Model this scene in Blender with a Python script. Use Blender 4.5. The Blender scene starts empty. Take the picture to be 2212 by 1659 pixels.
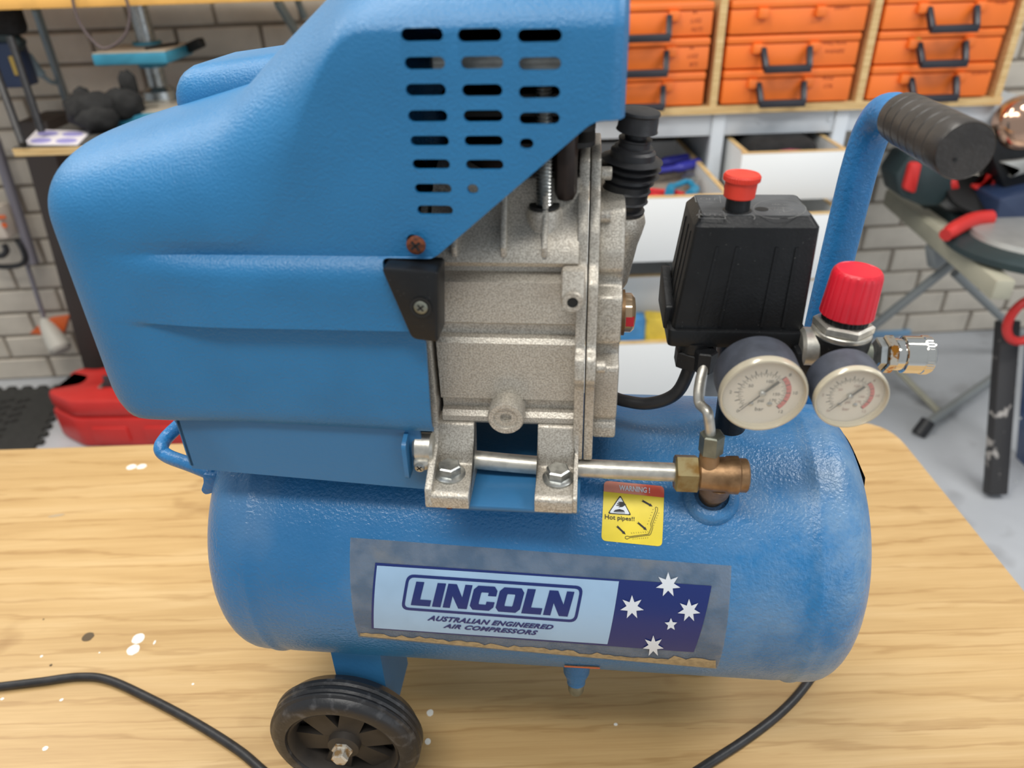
import bpy, bmesh, math, random
from mathutils import Vector as V, Matrix
random.seed(7)
S = bpy.context.scene
COL = S.collection
PI = math.pi

# ------------------------------------------------------------------ camera
TZ = 0.61                                   # height of the table top above the floor
F_PX, PITCH, ROLL, YAW = 1573.6, math.radians(31.384), math.radians(1.825), math.radians(0.151)
CAM = V((-0.0167, -0.5094, 0.6954 + TZ))
CYAW = math.radians(-6.53)                  # how the compressor is turned on the table
fw = V((math.sin(YAW) * math.cos(PITCH), math.cos(YAW) * math.cos(PITCH), -math.sin(PITCH)))
r0 = V((math.cos(YAW), -math.sin(YAW), 0)); u0 = r0.cross(fw)
rt = r0 * math.cos(ROLL) - u0 * math.sin(ROLL)
up = u0 * math.cos(ROLL) + r0 * math.sin(ROLL)
cd = bpy.data.cameras.new('camera'); cam = bpy.data.objects.new('camera', cd); COL.objects.link(cam)
cam.matrix_world = Matrix(((rt.x, up.x, -fw.x, CAM.x), (rt.y, up.y, -fw.y, CAM.y), (rt.z, up.z, -fw.z, CAM.z), (0, 0, 0, 1)))
cd.sensor_width = 36; cd.lens = F_PX / 2212 * 36; cd.clip_start = 0.02; cd.clip_end = 60
cd.dof.use_dof = True; cd.dof.focus_distance = 0.60; cd.dof.aperture_fstop = 5.0
S.camera = cam

# ------------------------------------------------------------------ light
w = bpy.data.worlds.new('world'); S.world = w; w.use_nodes = True
bg = w.node_tree.nodes['Background']; bg.inputs[0].default_value = (0.86, 0.93, 1.0, 1); bg.inputs[1].default_value = 0.44
def area(name, loc, target, sx, sy, power, col):
    l = bpy.data.lights.new(name, 'AREA'); l.shape = 'RECTANGLE'; l.size = sx; l.size_y = sy; l.energy = power; l.color = col
    o = bpy.data.objects.new(name, l); COL.objects.link(o); o.location = loc
    o.rotation_euler = (V(target) - V(loc)).to_track_quat('-Z', 'Y').to_euler(); return o
area('ceiling_light_over_table', (-0.40, 0.40, 2.5), (-0.35, 0.35, 0), 1.3, 0.30, 19, (1.0, 0.96, 0.89))
area('ceiling_light_behind_camera', (-0.30, -0.75, 2.5), (-0.25, -0.6, 0), 1.3, 0.30, 21, (1.0, 0.97, 0.91))
area('ceiling_light_over_bench', (-1.7, 0.95, 2.5), (-1.6, 1.2, 0), 1.3, 0.3, 20, (1.0, 0.94, 0.84))
area('ceiling_light_room', (1.5, 0.2, 2.5), (1.4, 0.4, 0), 1.3, 0.35, 27, (1.0, 0.98, 0.95))
area('open_garage_door', (2.6, -2.6, 1.5), (0.6, 0.8, 0.5), 2.4, 2.0, 20, (0.86, 0.93, 1.0))
S.view_settings.view_transform = 'Standard'; S.view_settings.look = 'None'
S.view_settings.exposure = 0.0; S.view_settings.gamma = 1.0; S.view_settings.use_curve_mapping = False

# ------------------------------------------------------------------ measuring helpers
RC = Matrix.Rotation(CYAW, 3, 'Z'); RCI = RC.transposed(); ROOT = V((0, 0, TZ))
CL = RCI @ (CAM - ROOT)
def ray(px, py): return rt * ((px - 1106) / F_PX) + up * ((829.5 - py) / F_PX) + fw
def at(px, py, ax, v):                       # point of the room on the plane ax = v (z from the floor)
    d = ray(px, py); i = 'XYZ'.index(ax); return CAM + d * ((v - CAM[i]) / d[i])
def L(px, py, ax, v):                        # the same in the compressor's own axes (z from the table)
    d = RCI @ ray(px, py); i = 'XYZ'.index(ax); return CL + d * ((v - CL[i]) / d[i])

# ------------------------------------------------------------------ materials
def lin(c): return tuple(((x / 255) / 12.92 if x <= 10 else (((x / 255) + 0.055) / 1.055) ** 2.4) for x in c) + (1,)
MATS = {}
def M(name, col, rough=0.5, metal=0.0, var=0.0, vscale=30, bump=0.0, bscale=300, col2=None, spec=0.5, stretch=None,
      coat=0.0, lo=0.42, hi=0.62, bkind='noise', alpha=1.0, trans=0.0, detail=4, spots=None):
    m = bpy.data.materials.new(name); m.use_nodes = True; nt = m.node_tree; b = nt.nodes['Principled BSDF']
    c = lin(col); b.inputs['Base Color'].default_value = c
    b.inputs['Roughness'].default_value = rough; b.inputs['Metallic'].default_value = metal
    b.inputs['Specular IOR Level'].default_value = spec; b.inputs['Coat Weight'].default_value = coat
    b.inputs['Alpha'].default_value = alpha; b.inputs['Transmission Weight'].default_value = trans
    tc = nt.nodes.new('ShaderNodeTexCoord'); src = tc.outputs['Object']
    if stretch:
        mp = nt.nodes.new('ShaderNodeMapping'); mp.inputs['Scale'].default_value = stretch; nt.links.new(src, mp.inputs[0]); src = mp.outputs[0]
    last = None
    if var or col2:
        n = nt.nodes.new('ShaderNodeTexNoise'); n.inputs['Scale'].default_value = vscale; n.inputs['Detail'].default_value = detail
        nt.links.new(src, n.inputs['Vector'])
        cr = nt.nodes.new('ShaderNodeValToRGB'); cr.color_ramp.elements[0].position = lo; cr.color_ramp.elements[1].position = hi
        c2 = lin(col2) if col2 else tuple(x * (1 - var) for x in c[:3]) + (1,)
        c1 = c if col2 else tuple(min(1, x * (1 + var)) for x in c[:3]) + (1,)
        cr.color_ramp.elements[0].color = c1; cr.color_ramp.elements[1].color = c2
        nt.links.new(n.outputs['Fac'], cr.inputs[0]); last = cr.outputs[0]
    if spots:                                # (colour, scale, threshold) small worn or dusty specks
        n = nt.nodes.new('ShaderNodeTexNoise'); n.inputs['Scale'].default_value = spots[1]; n.inputs['Detail'].default_value = 3
        nt.links.new(tc.outputs['Object'], n.inputs['Vector'])
        cr = nt.nodes.new('ShaderNodeValToRGB'); cr.color_ramp.elements[0].position = spots[2]; cr.color_ramp.elements[1].position = spots[2] + spots[3]
        nt.links.new(n.outputs['Fac'], cr.inputs[0])
        mx = nt.nodes.new('ShaderNodeMixRGB'); nt.links.new(cr.outputs[0], mx.inputs[0])
        if last: nt.links.new(last, mx.inputs[1])
        else: mx.inputs[1].default_value = c
        mx.inputs[2].default_value = lin(spots[0]); last = mx.outputs[0]
    if last: nt.links.new(last, b.inputs['Base Color'])
    if bump:
        if bkind == 'voronoi':
            n = nt.nodes.new('ShaderNodeTexVoronoi'); n.inputs['Scale'].default_value = bscale; o = n.outputs['Distance']
        else:
            n = nt.nodes.new('ShaderNodeTexNoise'); n.inputs['Scale'].default_value = bscale; n.inputs['Detail'].default_value = 2; o = n.outputs['Fac']
        nt.links.new(src if bkind == 'grain' else tc.outputs['Object'], n.inputs['Vector'])
        bp = nt.nodes.new('ShaderNodeBump'); bp.inputs['Strength'].default_value = 1.0; bp.inputs['Distance'].default_value = bump
        nt.links.new(o, bp.inputs['Height']); nt.links.new(bp.outputs[0], b.inputs['Normal'])
    MATS[name] = m; return m

BLUE = M('blue textured plastic', (40, 114, 164), 0.40, var=0.05, vscale=14, bump=0.0005, bscale=620)
TANKB = M('blue orange-peel paint', (44, 114, 168), 0.30, bump=0.0008, bscale=380, var=0.07, vscale=9, spots=((120, 145, 170), 7, 0.56, 0.45))
PAINTB = M('blue sheet-metal paint', (52, 112, 158), 0.36, var=0.06, vscale=12, bump=0.0002, bscale=300)
TUBEB = M('blue hammered tube paint', (44, 118, 176), 0.34, bump=0.0007, bscale=330, var=0.08, vscale=30)
CAST = M('cast aluminium', (208, 202, 190), 0.42, 0.45, bump=0.00025, bscale=900, col2=(166, 158, 146), vscale=900, lo=0.40, hi=0.62, spots=((176, 164, 150), 13, 0.52, 0.34))
ALU = M('bright aluminium', (200, 196, 186), 0.38, 0.75, var=0.12, vscale=120, bump=0.0001, bscale=500)
STEEL = M('zinc plated steel', (170, 172, 170), 0.3, 0.9, var=0.2, vscale=160)
CHROME = M('polished chrome', (225, 222, 214), 0.08, 1.0, var=0.03, vscale=60)
BRASS = M('weathered brass', (162, 128, 92), 0.46, 0.6, col2=(120, 92, 64), vscale=60, bump=0.0002, bscale=300)
NUTB = M('tarnished nut', (150, 136, 98), 0.42, 0.7, col2=(128, 96, 48), vscale=80)
GREYNUT = M('dull grey nut', (128, 130, 118), 0.45, 0.7, var=0.15, vscale=80)
RUSTYNUT = M('nickel with rust specks', (205, 196, 180), 0.25, 0.9, spots=((172, 112, 40), 260, 0.52, 0.06))
BLK = M('black moulded plastic', (21, 22, 24), 0.42, var=0.15, vscale=60, bump=0.0002, bscale=500, spec=0.4, spots=((80, 80, 78), 600, 0.70, 0.05))
BLKD = M('dusty black plastic', (78, 80, 82), 0.62, var=0.16, vscale=50, bump=0.0002, bscale=400)
GCASE = M('dusty gauge case', (66, 70, 80), 0.6, var=0.15, vscale=90, bump=0.0001, bscale=500)
RUB = M('black rubber', (40, 40, 42), 0.45, var=0.2, vscale=90, bump=0.0002, bscale=300)
TYRE = M('scuffed tyre rubber', (40, 40, 42), 0.4, spots=((92, 92, 94), 90, 0.54, 0.25), bump=0.0002, bscale=300)
RIM = M('dusty black rim plastic', (52, 47, 42), 0.55, var=0.2, vscale=40)
GRIPM = M('worn grip rubber', (54, 50, 47), 0.34, var=0.2, vscale=50, bump=0.0002, bscale=400)
DARK = M('dark motor parts', (20, 20, 20), 0.6)
BROWN = M('oily brown iron', (48, 36, 30), 0.45, 0.3, var=0.3, vscale=60)
RED = M('red knob plastic', (212, 30, 48), 0.38, var=0.06, vscale=40)
REDB = M('red-orange button plastic', (226, 62, 44), 0.45, var=0.06, vscale=40)
RUST = M('rusty screw', (122, 66, 40), 0.7, 0.3, col2=(80, 44, 28), vscale=300)
CREAM = M('cream gauge dial', (214, 204, 188), 0.6)
BEZEL = M('clear bezel plastic', (196, 186, 164), 0.2, 0.1, coat=0.5)
GLASS = M('gauge lens', (255, 252, 240), 0.05, alpha=0.10)
INK = M('black print', (44, 42, 42), 0.6)
INKR = M('red print', (196, 96, 92), 0.6)
INKP = M('faded red print', (150, 110, 104), 0.6)
FILM = M('dusty clear film', (150, 150, 148), 0.35, alpha=0.42, col2=(120, 122, 122), vscale=60, spots=((166, 156, 136), 26, 0.60, 0.12))
NAVY = M('navy print', (28, 46, 112), 0.3)
PALE = M('pale blue print', (160, 192, 222), 0.3, var=0.05, vscale=20)
WHITEP = M('white print', (226, 232, 240), 0.35)
YEL = M('yellow sticker', (248, 222, 66), 0.45, var=0.04, vscale=60)
REDST = M('faded red sticker', (226, 92, 70), 0.5, col2=(232, 150, 128), vscale=50)
ORTAG = M('orange tape', (216, 110, 66), 0.6)
WHITE = M('white melamine', (236, 237, 236), 0.35)
PALEG = M('pale grey paint', (204, 210, 216), 0.4, var=0.03, vscale=6)
PLY = M('plywood edge', (222, 192, 138), 0.6, col2=(196, 160, 104), vscale=6, stretch=(2, 20, 90))
SHELFY = M('yellow varnished shelf edge', (232, 178, 96), 0.45, var=0.05, vscale=20)
ORANGE = M('orange case plastic', (240, 120, 44), 0.42, var=0.04, vscale=8)
HAND = M('black case handle', (38, 38, 46), 0.4)
BRICK = M('cream painted brick', (206, 197, 183), 0.85, var=0.07, vscale=9, bump=0.001, bscale=90)
MORT = M('grey mortar', (138, 128, 116), 0.95, var=0.08, vscale=30, bump=0.001, bscale=120)
CONC = M('concrete floor', (190, 193, 197), 0.55, var=0.06, vscale=3.0, bump=0.0004, bscale=60, spots=((140, 140, 142), 5, 0.58, 0.16))
TEAL = M('teal enamel', (58, 140, 168), 0.4, var=0.06, vscale=14)
MACH = M('machined table top', (196, 184, 166), 0.4, 0.3)
GSTEEL = M('grey-blue shelf bracket', (128, 146, 154), 0.45, 0.2, var=0.06, vscale=12)
CHAR = M('charcoal bench top', (76, 74, 70), 0.6, var=0.08, vscale=10)
DBROWN = M('dark brown board', (58, 50, 46), 0.6, var=0.05, vscale=8)
MAT_ = M('black foam mat', (52, 52, 50), 0.85, var=0.1, vscale=60)
REDC = M('red tool case plastic', (206, 48, 44), 0.42, var=0.04, vscale=10)
BLKC = M('black cloth', (30, 30, 30), 0.9, var=0.3, vscale=40, bump=0.002, bscale=60)
PAPER = M('white paper', (222, 216, 220), 0.7)
LILAC = M('lilac print', (150, 144, 200), 0.7)
ORG2 = M('orange trimmer plastic', (224, 104, 48), 0.45)
GREYP = M('grey trimmer plastic', (196, 192, 182), 0.5)
TUBEG = M('grey tube', (136, 132, 140), 0.4, 0.3)
NAVYP = M('dark blue plastic', (40, 54, 82), 0.4, var=0.1, vscale=10)
STANDB = M('beige stand rail', (176, 172, 152), 0.5, var=0.05, vscale=12)
STANDG = M('grey stand leg', (146, 150, 150), 0.45, 0.2)
SAWG = M('dark green-grey casting', (44, 58, 60), 0.45, var=0.1, vscale=12)
SILV = M('light alloy casting', (172, 172, 168), 0.4, 0.4, var=0.06, vscale=20)
COPPER = M('polished copper-toned guard', (216, 176, 150), 0.12, 1.0)
STRIPE = M('scuffed black paint', (48, 46, 46), 0.5, spots=((170, 164, 158), 22, 0.58, 0.05))
BLUEPL = M('glossy blue plastic film', (62, 84, 124), 0.18, var=0.2, vscale=12, bump=0.006, bscale=14)
PLIERB = M('blue plier grip', (48, 50, 150), 0.4); PLIERT = M('teal plier grip', (40, 138, 176), 0.4); PLIERR = M('red plier grip', (214, 50, 56), 0.4)
GREENP = M('green packet', (110, 160, 96), 0.5, var=0.2, vscale=30); YELP = M('yellow packet', (226, 196, 74), 0.5, var=0.15, vscale=30); BLUEP = M('blue packet', (76, 142, 196), 0.5, var=0.15, vscale=30); ORP = M('orange packet', (206, 92, 40), 0.5, var=0.15, vscale=30)
MARK = M('black marker ink', (160, 62, 26), 0.7)
PINK = M('dusky pink cloth', (150, 60, 90), 0.8)

def wood_table():
    m = bpy.data.materials.new('oak laminate'); m.use_nodes = True; nt = m.node_tree; b = nt.nodes['Principled BSDF']
    tc = nt.nodes.new('ShaderNodeTexCoord')
    def noise(scale, st, det=5, rough=0.6, dist=0.0):
        mp = nt.nodes.new('ShaderNodeMapping'); mp.inputs['Scale'].default_value = st; nt.links.new(tc.outputs['Object'], mp.inputs[0])
        n = nt.nodes.new('ShaderNodeTexNoise'); n.inputs['Scale'].default_value = scale; n.inputs['Detail'].default_value = det
        n.inputs['Roughness'].default_value = rough; n.inputs['Distortion'].default_value = dist
        nt.links.new(mp.outputs[0], n.inputs['Vector']); return n.outputs['Fac']
    def ramp(fac, stops):
        cr = nt.nodes.new('ShaderNodeValToRGB'); e = cr.color_ramp.elements
        e[0].position, e[0].color = stops[0]; e[1].position, e[1].color = stops[-1]
        for p, c in stops[1:-1]: q = e.new(p); q.color = c
        nt.links.new(fac, cr.inputs[0]); return cr.outputs[0]
    def mul(a, c, f=1.0, mode='MULTIPLY'):
        mx = nt.nodes.new('ShaderNodeMixRGB'); mx.blend_type = mode; mx.inputs[0].default_value = f
        nt.links.new(a, mx.inputs[1]); nt.links.new(c, mx.inputs[2]); return mx.outputs[0]
    base = ramp(noise(5.0, (0.5, 6, 1), 6, 0.55, 0.6), [(0.34, lin((192, 157, 106))), (0.5, lin((202, 168, 116))), (0.66, lin((210, 178, 128)))])
    streak = ramp(noise(9.0, (0.22, 8, 1), 9, 0.72, 1.4), [(0.355, (0.72, 0.64, 0.54, 1)), (0.41, (1, 1, 1, 1)), (1, (1, 1, 1, 1))])
    fine = ramp(noise(40.0, (0.2, 9, 1), 4, 0.7), [(0.3, (0.90, 0.87, 0.83, 1)), (0.6, (1, 1, 1, 1))])
    stain = ramp(noise(7.0, (1, 1.3, 1), 3, 0.5), [(0.26, (0.74, 0.68, 0.62, 1)), (0.34, (1, 1, 1, 1))])
    mp = nt.nodes.new('ShaderNodeMapping'); mp.inputs['Scale'].default_value = (0.10, 1, 1); nt.links.new(tc.outputs['Object'], mp.inputs[0])
    wv = nt.nodes.new('ShaderNodeTexWave'); wv.wave_type = 'BANDS'; wv.bands_direction = 'Y'; wv.inputs['Scale'].default_value = 11.0; wv.inputs['Distortion'].default_value = 9.0
    wv.inputs['Detail'].default_value = 4; wv.inputs['Detail Scale'].default_value = 2.2; wv.inputs['Detail Roughness'].default_value = 0.62; nt.links.new(mp.outputs[0], wv.inputs['Vector'])
    lines = ramp(wv.outputs['Fac'], [(0.0, (0.66, 0.57, 0.46, 1)), (0.05, (0.84, 0.78, 0.70, 1)), (0.16, (1, 1, 1, 1))])
    col = mul(mul(mul(mul(base, streak, 0.6), fine), stain), lines, 0.5)
    nt.links.new(col, b.inputs['Base Color']); b.inputs['Roughness'].default_value = 0.42
    return m
WOOD = wood_table()
def dusty_tank():
    nt = TANKB.node_tree; b = nt.nodes['Principled BSDF']; src = b.inputs['Base Color'].links[0].from_socket; tc = nt.nodes.new('ShaderNodeTexCoord')
    def node(t, **k):
        n = nt.nodes.new(t)
        for a, v in k.items(): setattr(n, a, v)
        return n
    sp = node('ShaderNodeSeparateXYZ'); nt.links.new(tc.outputs['Object'], sp.inputs[0])
    mr = node('ShaderNodeMapRange'); mr.inputs[1].default_value = 0.10; mr.inputs[2].default_value = 0.27; mr.inputs[3].default_value = 0.05; mr.inputs[4].default_value = 0.75; nt.links.new(sp.outputs[0], mr.inputs[0])
    n = node('ShaderNodeTexNoise'); n.inputs['Scale'].default_value = 22; n.inputs['Detail'].default_value = 6; n.inputs['Roughness'].default_value = 0.7; nt.links.new(tc.outputs['Object'], n.inputs['Vector'])
    cr = node('ShaderNodeValToRGB'); cr.color_ramp.elements[0].position = 0.38; cr.color_ramp.elements[1].position = 0.68; nt.links.new(n.outputs['Fac'], cr.inputs[0])
    mm = node('ShaderNodeMath', operation='MULTIPLY'); nt.links.new(mr.outputs[0], mm.inputs[0]); nt.links.new(cr.outputs[0], mm.inputs[1])
    mx = node('ShaderNodeMixRGB'); nt.links.new(mm.outputs[0], mx.inputs[0]); nt.links.new(src, mx.inputs[1]); mx.inputs[2].default_value = lin((142, 166, 186)); nt.links.new(mx.outputs[0], b.inputs['Base Color'])
dusty_tank()

# ------------------------------------------------------------------ mesh helpers
ORG = {}
def box(bm, lo, hi, bev=0.0, rot=None, seg=2):
    lo, hi = V(lo), V(hi); c = (lo + hi) / 2; s = hi - lo
    r = bmesh.ops.create_cube(bm, size=1.0); vs = r['verts']
    for v in vs: v.co = V((v.co.x * s.x, v.co.y * s.y, v.co.z * s.z))
    if bev:
        es = list({e for v in vs for e in v.link_edges})
        g = bmesh.ops.bevel(bm, geom=es, offset=bev, segments=seg, affect='EDGES', profile=0.5)
        vs = list({v for f in g['faces'] for v in f.verts} | {v for v in vs if v.is_valid})
    for v in vs: v.co = (rot @ v.co if rot else v.co) + c
def basis(d, hint=V((0, 0, 1))):
    d = V(d).normalized()
    if abs(d.dot(hint)) > 0.98: hint = V((1, 0, 0))
    a = hint.cross(d).normalized(); return a, d.cross(a), d
def lathe(bm, org, d, prof, seg=32, mod=None, cap=True, hint=V((0, 0, 1)), a0=0.0, a1=2 * PI):
    """prof = [(radius, height along d)]"""
    a, b, d = basis(d, hint); org = V(org); rings = []; full = abs(a1 - a0 - 2 * PI) < 1e-6
    n = seg if full else seg + 1
    for i, (r, h) in enumerate(prof):
        ring = []
        for j in range(n):
            t = a0 + (a1 - a0) * j / seg; rr = r * (mod(t, i) if mod else 1)
            ring.append(bm.verts.new(org + d * h + (a * math.cos(t) + b * math.sin(t)) * rr))
        rings.append(ring)
    for i in range(len(rings) - 1):
        for j in range(seg if full else seg):
            k = (j + 1) % n
            bm.faces.new((rings[i][j], rings[i][k], rings[i + 1][k], rings[i + 1][j]))
    if cap and full:
        if prof[0][0] > 1e-6: bm.faces.new(list(reversed(rings[0])))
        if prof[-1][0] > 1e-6: bm.faces.new(rings[-1])
def cyl(bm, a, b, r, seg=24, r2=None, bev=0.0):
    a, b = V(a), V(b); h = (b - a).length; r2 = r if r2 is None else r2
    if bev: prof = [(r - bev, 0), (r, bev), (r2, h - bev), (r2 - bev, h)]
    else: prof = [(r, 0), (r2, h)]
    lathe(bm, a, b - a, prof, seg)
def catmull(pts, n=8):
    pts = [V(p) for p in pts]; out = []
    for i in range(len(pts) - 1):
        p0 = pts[max(i - 1, 0)]; p1 = pts[i]; p2 = pts[i + 1]; p3 = pts[min(i + 2, len(pts) - 1)]
        for k in range(n):
            t = k / n
            out.append(0.5 * ((2 * p1) + (p2 - p0) * t + (2 * p0 - 5 * p1 + 4 * p2 - p3) * t * t + (3 * p1 - p0 - 3 * p2 + p3) * t ** 3))
    out.append(pts[-1]); return out
def tube(bm, pts, r, seg=14, caps=True):
    pts = [V(p) for p in pts]; rings = []; a = None
    for i, p in enumerate(pts):
        d = (pts[min(i + 1, len(pts) - 1)] - pts[max(i - 1, 0)]).normalized()
        if a is None: a, b, _ = basis(d)
        else:
            a = (a - d * a.dot(d)).normalized(); b = d.cross(a)
        rr = r[i] if isinstance(r, (list, tuple)) else r
        rings.append([bm.verts.new(p + (a * math.cos(2 * PI * j / seg) + b * math.sin(2 * PI * j / seg)) * rr) for j in range(seg)])
    for i in range(len(rings) - 1):
        for j in range(seg):
            k = (j + 1) % seg; bm.faces.new((rings[i][j], rings[i][k], rings[i + 1][k], rings[i + 1][j]))
    if caps: bm.faces.new(list(reversed(rings[0]))); bm.faces.new(rings[-1])
def rnd(pts, r, n=4):
    """round the corners of a 2D polygon"""
    out = []; N = len(pts)
    for i in range(N):
        p = V(pts[i]); a = V(pts[i - 1]); b = V(pts[(i + 1) % N]); rr = r[i] if isinstance(r, (list, tuple)) else r
        da = (a - p); db = (b - p); q = min(rr, da.length * 0.48, db.length * 0.48)
        if q < 1e-6: out.append(tuple(p)); continue
        s = p + da.normalized() * q; e = p + db.normalized() * q
        for k in range(n + 1):
            t = k / n; out.append(tuple(s * (1 - t) ** 2 + p * 2 * t * (1 - t) + e * t * t))
    return out
def put(ax, u, v, h):
    return {'x': V((h, u, v)), 'y': V((u, h, v)), 'z': V((u, v, h))}[ax]
def prism(bm, pts, ax, a, b, bev=0.0):
    f0 = [bm.verts.new(put(ax, p[0], p[1], a)) for p in pts]; f1 = [bm.verts.new(put(ax, p[0], p[1], b)) for p in pts]
    n = len(pts); A = bm.faces.new(f0); B = bm.faces.new(list(reversed(f1))); sides = []
    for i in range(n): sides.append(bm.faces.new((f0[i], f1[i], f1[(i + 1) % n], f0[(i + 1) % n])))
    bmesh.ops.recalc_face_normals(bm, faces=[A, B] + sides)
    if bev:
        bmesh.ops.bevel(bm, geom=list(A.edges) + list(B.edges), offset=bev, segments=2, affect='EDGES', profile=0.5)
def poly(bm, pts):
    return bm.faces.new([bm.verts.new(V(p)) for p in pts])
def hexn(bm, a, b, r, ch=0.0008, rot=0.0):
    a, b = V(a), V(b); h = (b - a).length
    lathe(bm, a, b - a, [(r - ch * 1.6, 0), (r, ch), (r, h - ch), (r - ch * 1.6, h)], 6, a0=rot, a1=rot + 2 * PI)
def obj(name, bm, mat, parent=None, smooth=35, kind=None, recalc=True):
    if recalc: bmesh.ops.recalc_face_normals(bm, faces=bm.faces[:])
    me = bpy.data.meshes.new(name); bm.to_mesh(me); bm.free()
    return obj_me(name, me, mat, parent, smooth, kind)
def obj_me(name, me, mat, parent=None, smooth=35, kind=None):
    o = bpy.data.objects.new(name, me); COL.objects.link(o); me.materials.clear(); me.materials.append(mat)
    if parent is not None:
        o.parent = parent; g = ORG.get(parent.name, V((0, 0, 0))); ORG[o.name] = g
        if g.length: me.transform(Matrix.Translation(-g))
    else:
        vs = [v.co for v in me.vertices]
        g = V(((min(v.x for v in vs) + max(v.x for v in vs)) / 2, (min(v.y for v in vs) + max(v.y for v in vs)) / 2, min(v.z for v in vs)))
        me.transform(Matrix.Translation(-g)); o.location = g; ORG[o.name] = g
    if smooth:
        me.shade_smooth(); me.set_sharp_from_angle(angle=math.radians(smooth))
    if kind: o['kind'] = kind
    return o
def tag(o, label, cat, group=None):
    o['label'] = label; o['category'] = cat
    if group: o['group'] = group
    return o
def thing(name, label, cat, loc=(0, 0, 0), group=None):
    o = bpy.data.objects.new(name, None); COL.objects.link(o); o.empty_display_size = 0.05
    o.location = loc; ORG[o.name] = V(loc); return tag(o, label, cat, group)
def part(name, mat, parent, fn, *a, smooth=35, **k):
    bm = bmesh.new(); fn(bm, *a, **k); return obj(name, bm, mat, parent, smooth)
def bool_diff(me, cutters):
    o = bpy.data.objects.new('tmp', me); COL.objects.link(o); tmp = []
    for c in cutters:
        q = bpy.data.objects.new('cut', c); COL.objects.link(q); tmp.append(q)
        md = o.modifiers.new('b', 'BOOLEAN'); md.object = q; md.operation = 'DIFFERENCE'; md.solver = 'EXACT'
    dg = bpy.context.evaluated_depsgraph_get(); out = bpy.data.meshes.new_from_object(o.evaluated_get(dg))
    for q in tmp + [o]: bpy.data.objects.remove(q)
    return out
def text_mesh(s, size=1.0, align='CENTER', shear=0.0, offset=0.0, space=1.0):
    cu = bpy.data.curves.new('t', 'FONT'); cu.body = s; cu.size = size; cu.align_x = align; cu.align_y = 'CENTER'; cu.shear = shear
    cu.offset = offset; cu.space_character = space; cu.resolution_u = 3
    o = bpy.data.objects.new('t', cu); COL.objects.link(o); dg = bpy.context.evaluated_depsgraph_get()
    me = bpy.data.meshes.new_from_object(o.evaluated_get(dg)); bpy.data.objects.remove(o); return me
def text_into(bm, s, size, fn, **k):
    """text outlines mapped through fn(u, v) -> point"""
    me = text_mesh(s, size, **k); vs = [bm.verts.new(V((v.co.x, v.co.y, 0))) for v in me.vertices]
    for p in me.polygons:
        try: bm.faces.new([vs[i] for i in p.vertices])
        except ValueError: pass
    for v in vs: v.co = fn(v.co.x, v.co.y)

# ------------------------------------------------------------------ the setting
bm = bmesh.new(); box(bm, (-3.2, -3.2, -0.08), (3.2, 2.3, 0)); obj('floor', bm, CONC, kind='structure', smooth=0)
WROT = math.radians(2.0)
bm = bmesh.new(); box(bm, (-3.0, 0.006, 0), (3.0, 0.12, 2.7))
wall = obj('wall_back', bm, MORT, kind='structure', smooth=0)
def wall_y(x): return 1.79 + math.tan(WROT) * (x + 1.35)
wall.data.transform(Matrix.Translation(wall.location)); wall.location = (0, wall_y(0), 0); wall.rotation_euler = (0, 0, WROT); ORG[wall.name] = V((0, 0, 0))
bms = []
for i in range(3):
    bm = bmesh.new(); box(bm, (-0.1145, 0, -0.038), (0.1145, 0.08, 0.038), 0.004, seg=1)
    for v in bm.verts: v.co += V((random.uniform(-1, 1), random.uniform(-1, 1), random.uniform(-1, 1))) * 0.0012
    me = bpy.data.meshes.new('brick'); bm.to_mesh(me); bm.free(); me.materials.append(BRICK); bms.append(me)
for row in range(15):
    for k in range(19):
        x = -2.26 + k * 0.24 + (0.12 if row % 2 else 0)
        o = bpy.data.objects.new('brick', random.choice(bms)); COL.objects.link(o); o.parent = wall
        o.location = (x, random.uniform(-0.0015, 0.0015), 0.043 + row * 0.086)

bm = bmesh.new()                              # the courses far out of the picture, as one part
for row in range(31):
    for k in range(25):
        x = -2.98 + k * 0.24 + (0.12 if row % 2 else 0)
        if (row < 15 and 3 <= k <= 21) or abs(x) > 2.9: continue
        box(bm, (x - .1145, 0, .005 + row * .086), (x + .1145, .08, .081 + row * .086))
obj('brick_courses', bm, BRICK, wall, 0, kind='stuff')

# ------------------------------------------------------------------ work table
tb = thing('work_table', 'oak laminate work table carrying the blue air compressor', 'table', (-0.4, 0, 0))
out = rnd([(-1.75, -0.62), (0.602, -0.62), (0.602, 0.477), (-1.75, 0.477)], [0.01, 0.05, 0.07, 0.01], 8)
bm = bmesh.new(); prism(bm, out, 'z', TZ - 0.028, TZ, 0.0015); obj('table_top', bm, WOOD, tb)
for x in (-1.65, 0.48):
    for y in (-0.5, 0.36):
        bm = bmesh.new(); box(bm, (x - 0.03, y - 0.03, 0), (x + 0.03, y + 0.03, TZ - 0.028), 0.004); obj('leg', bm, DBROWN, tb)
bm = bmesh.new(); box(bm, (-1.6, 0.345, TZ - 0.11), (0.45, 0.365, TZ - 0.028)); obj('apron', bm, DBROWN, tb)
bm = bmesh.new(); box(bm, (-1.6, -0.51, TZ - 0.11), (0.45, -0.49, TZ - 0.028)); obj('apron', bm, DBROWN, tb)
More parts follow.
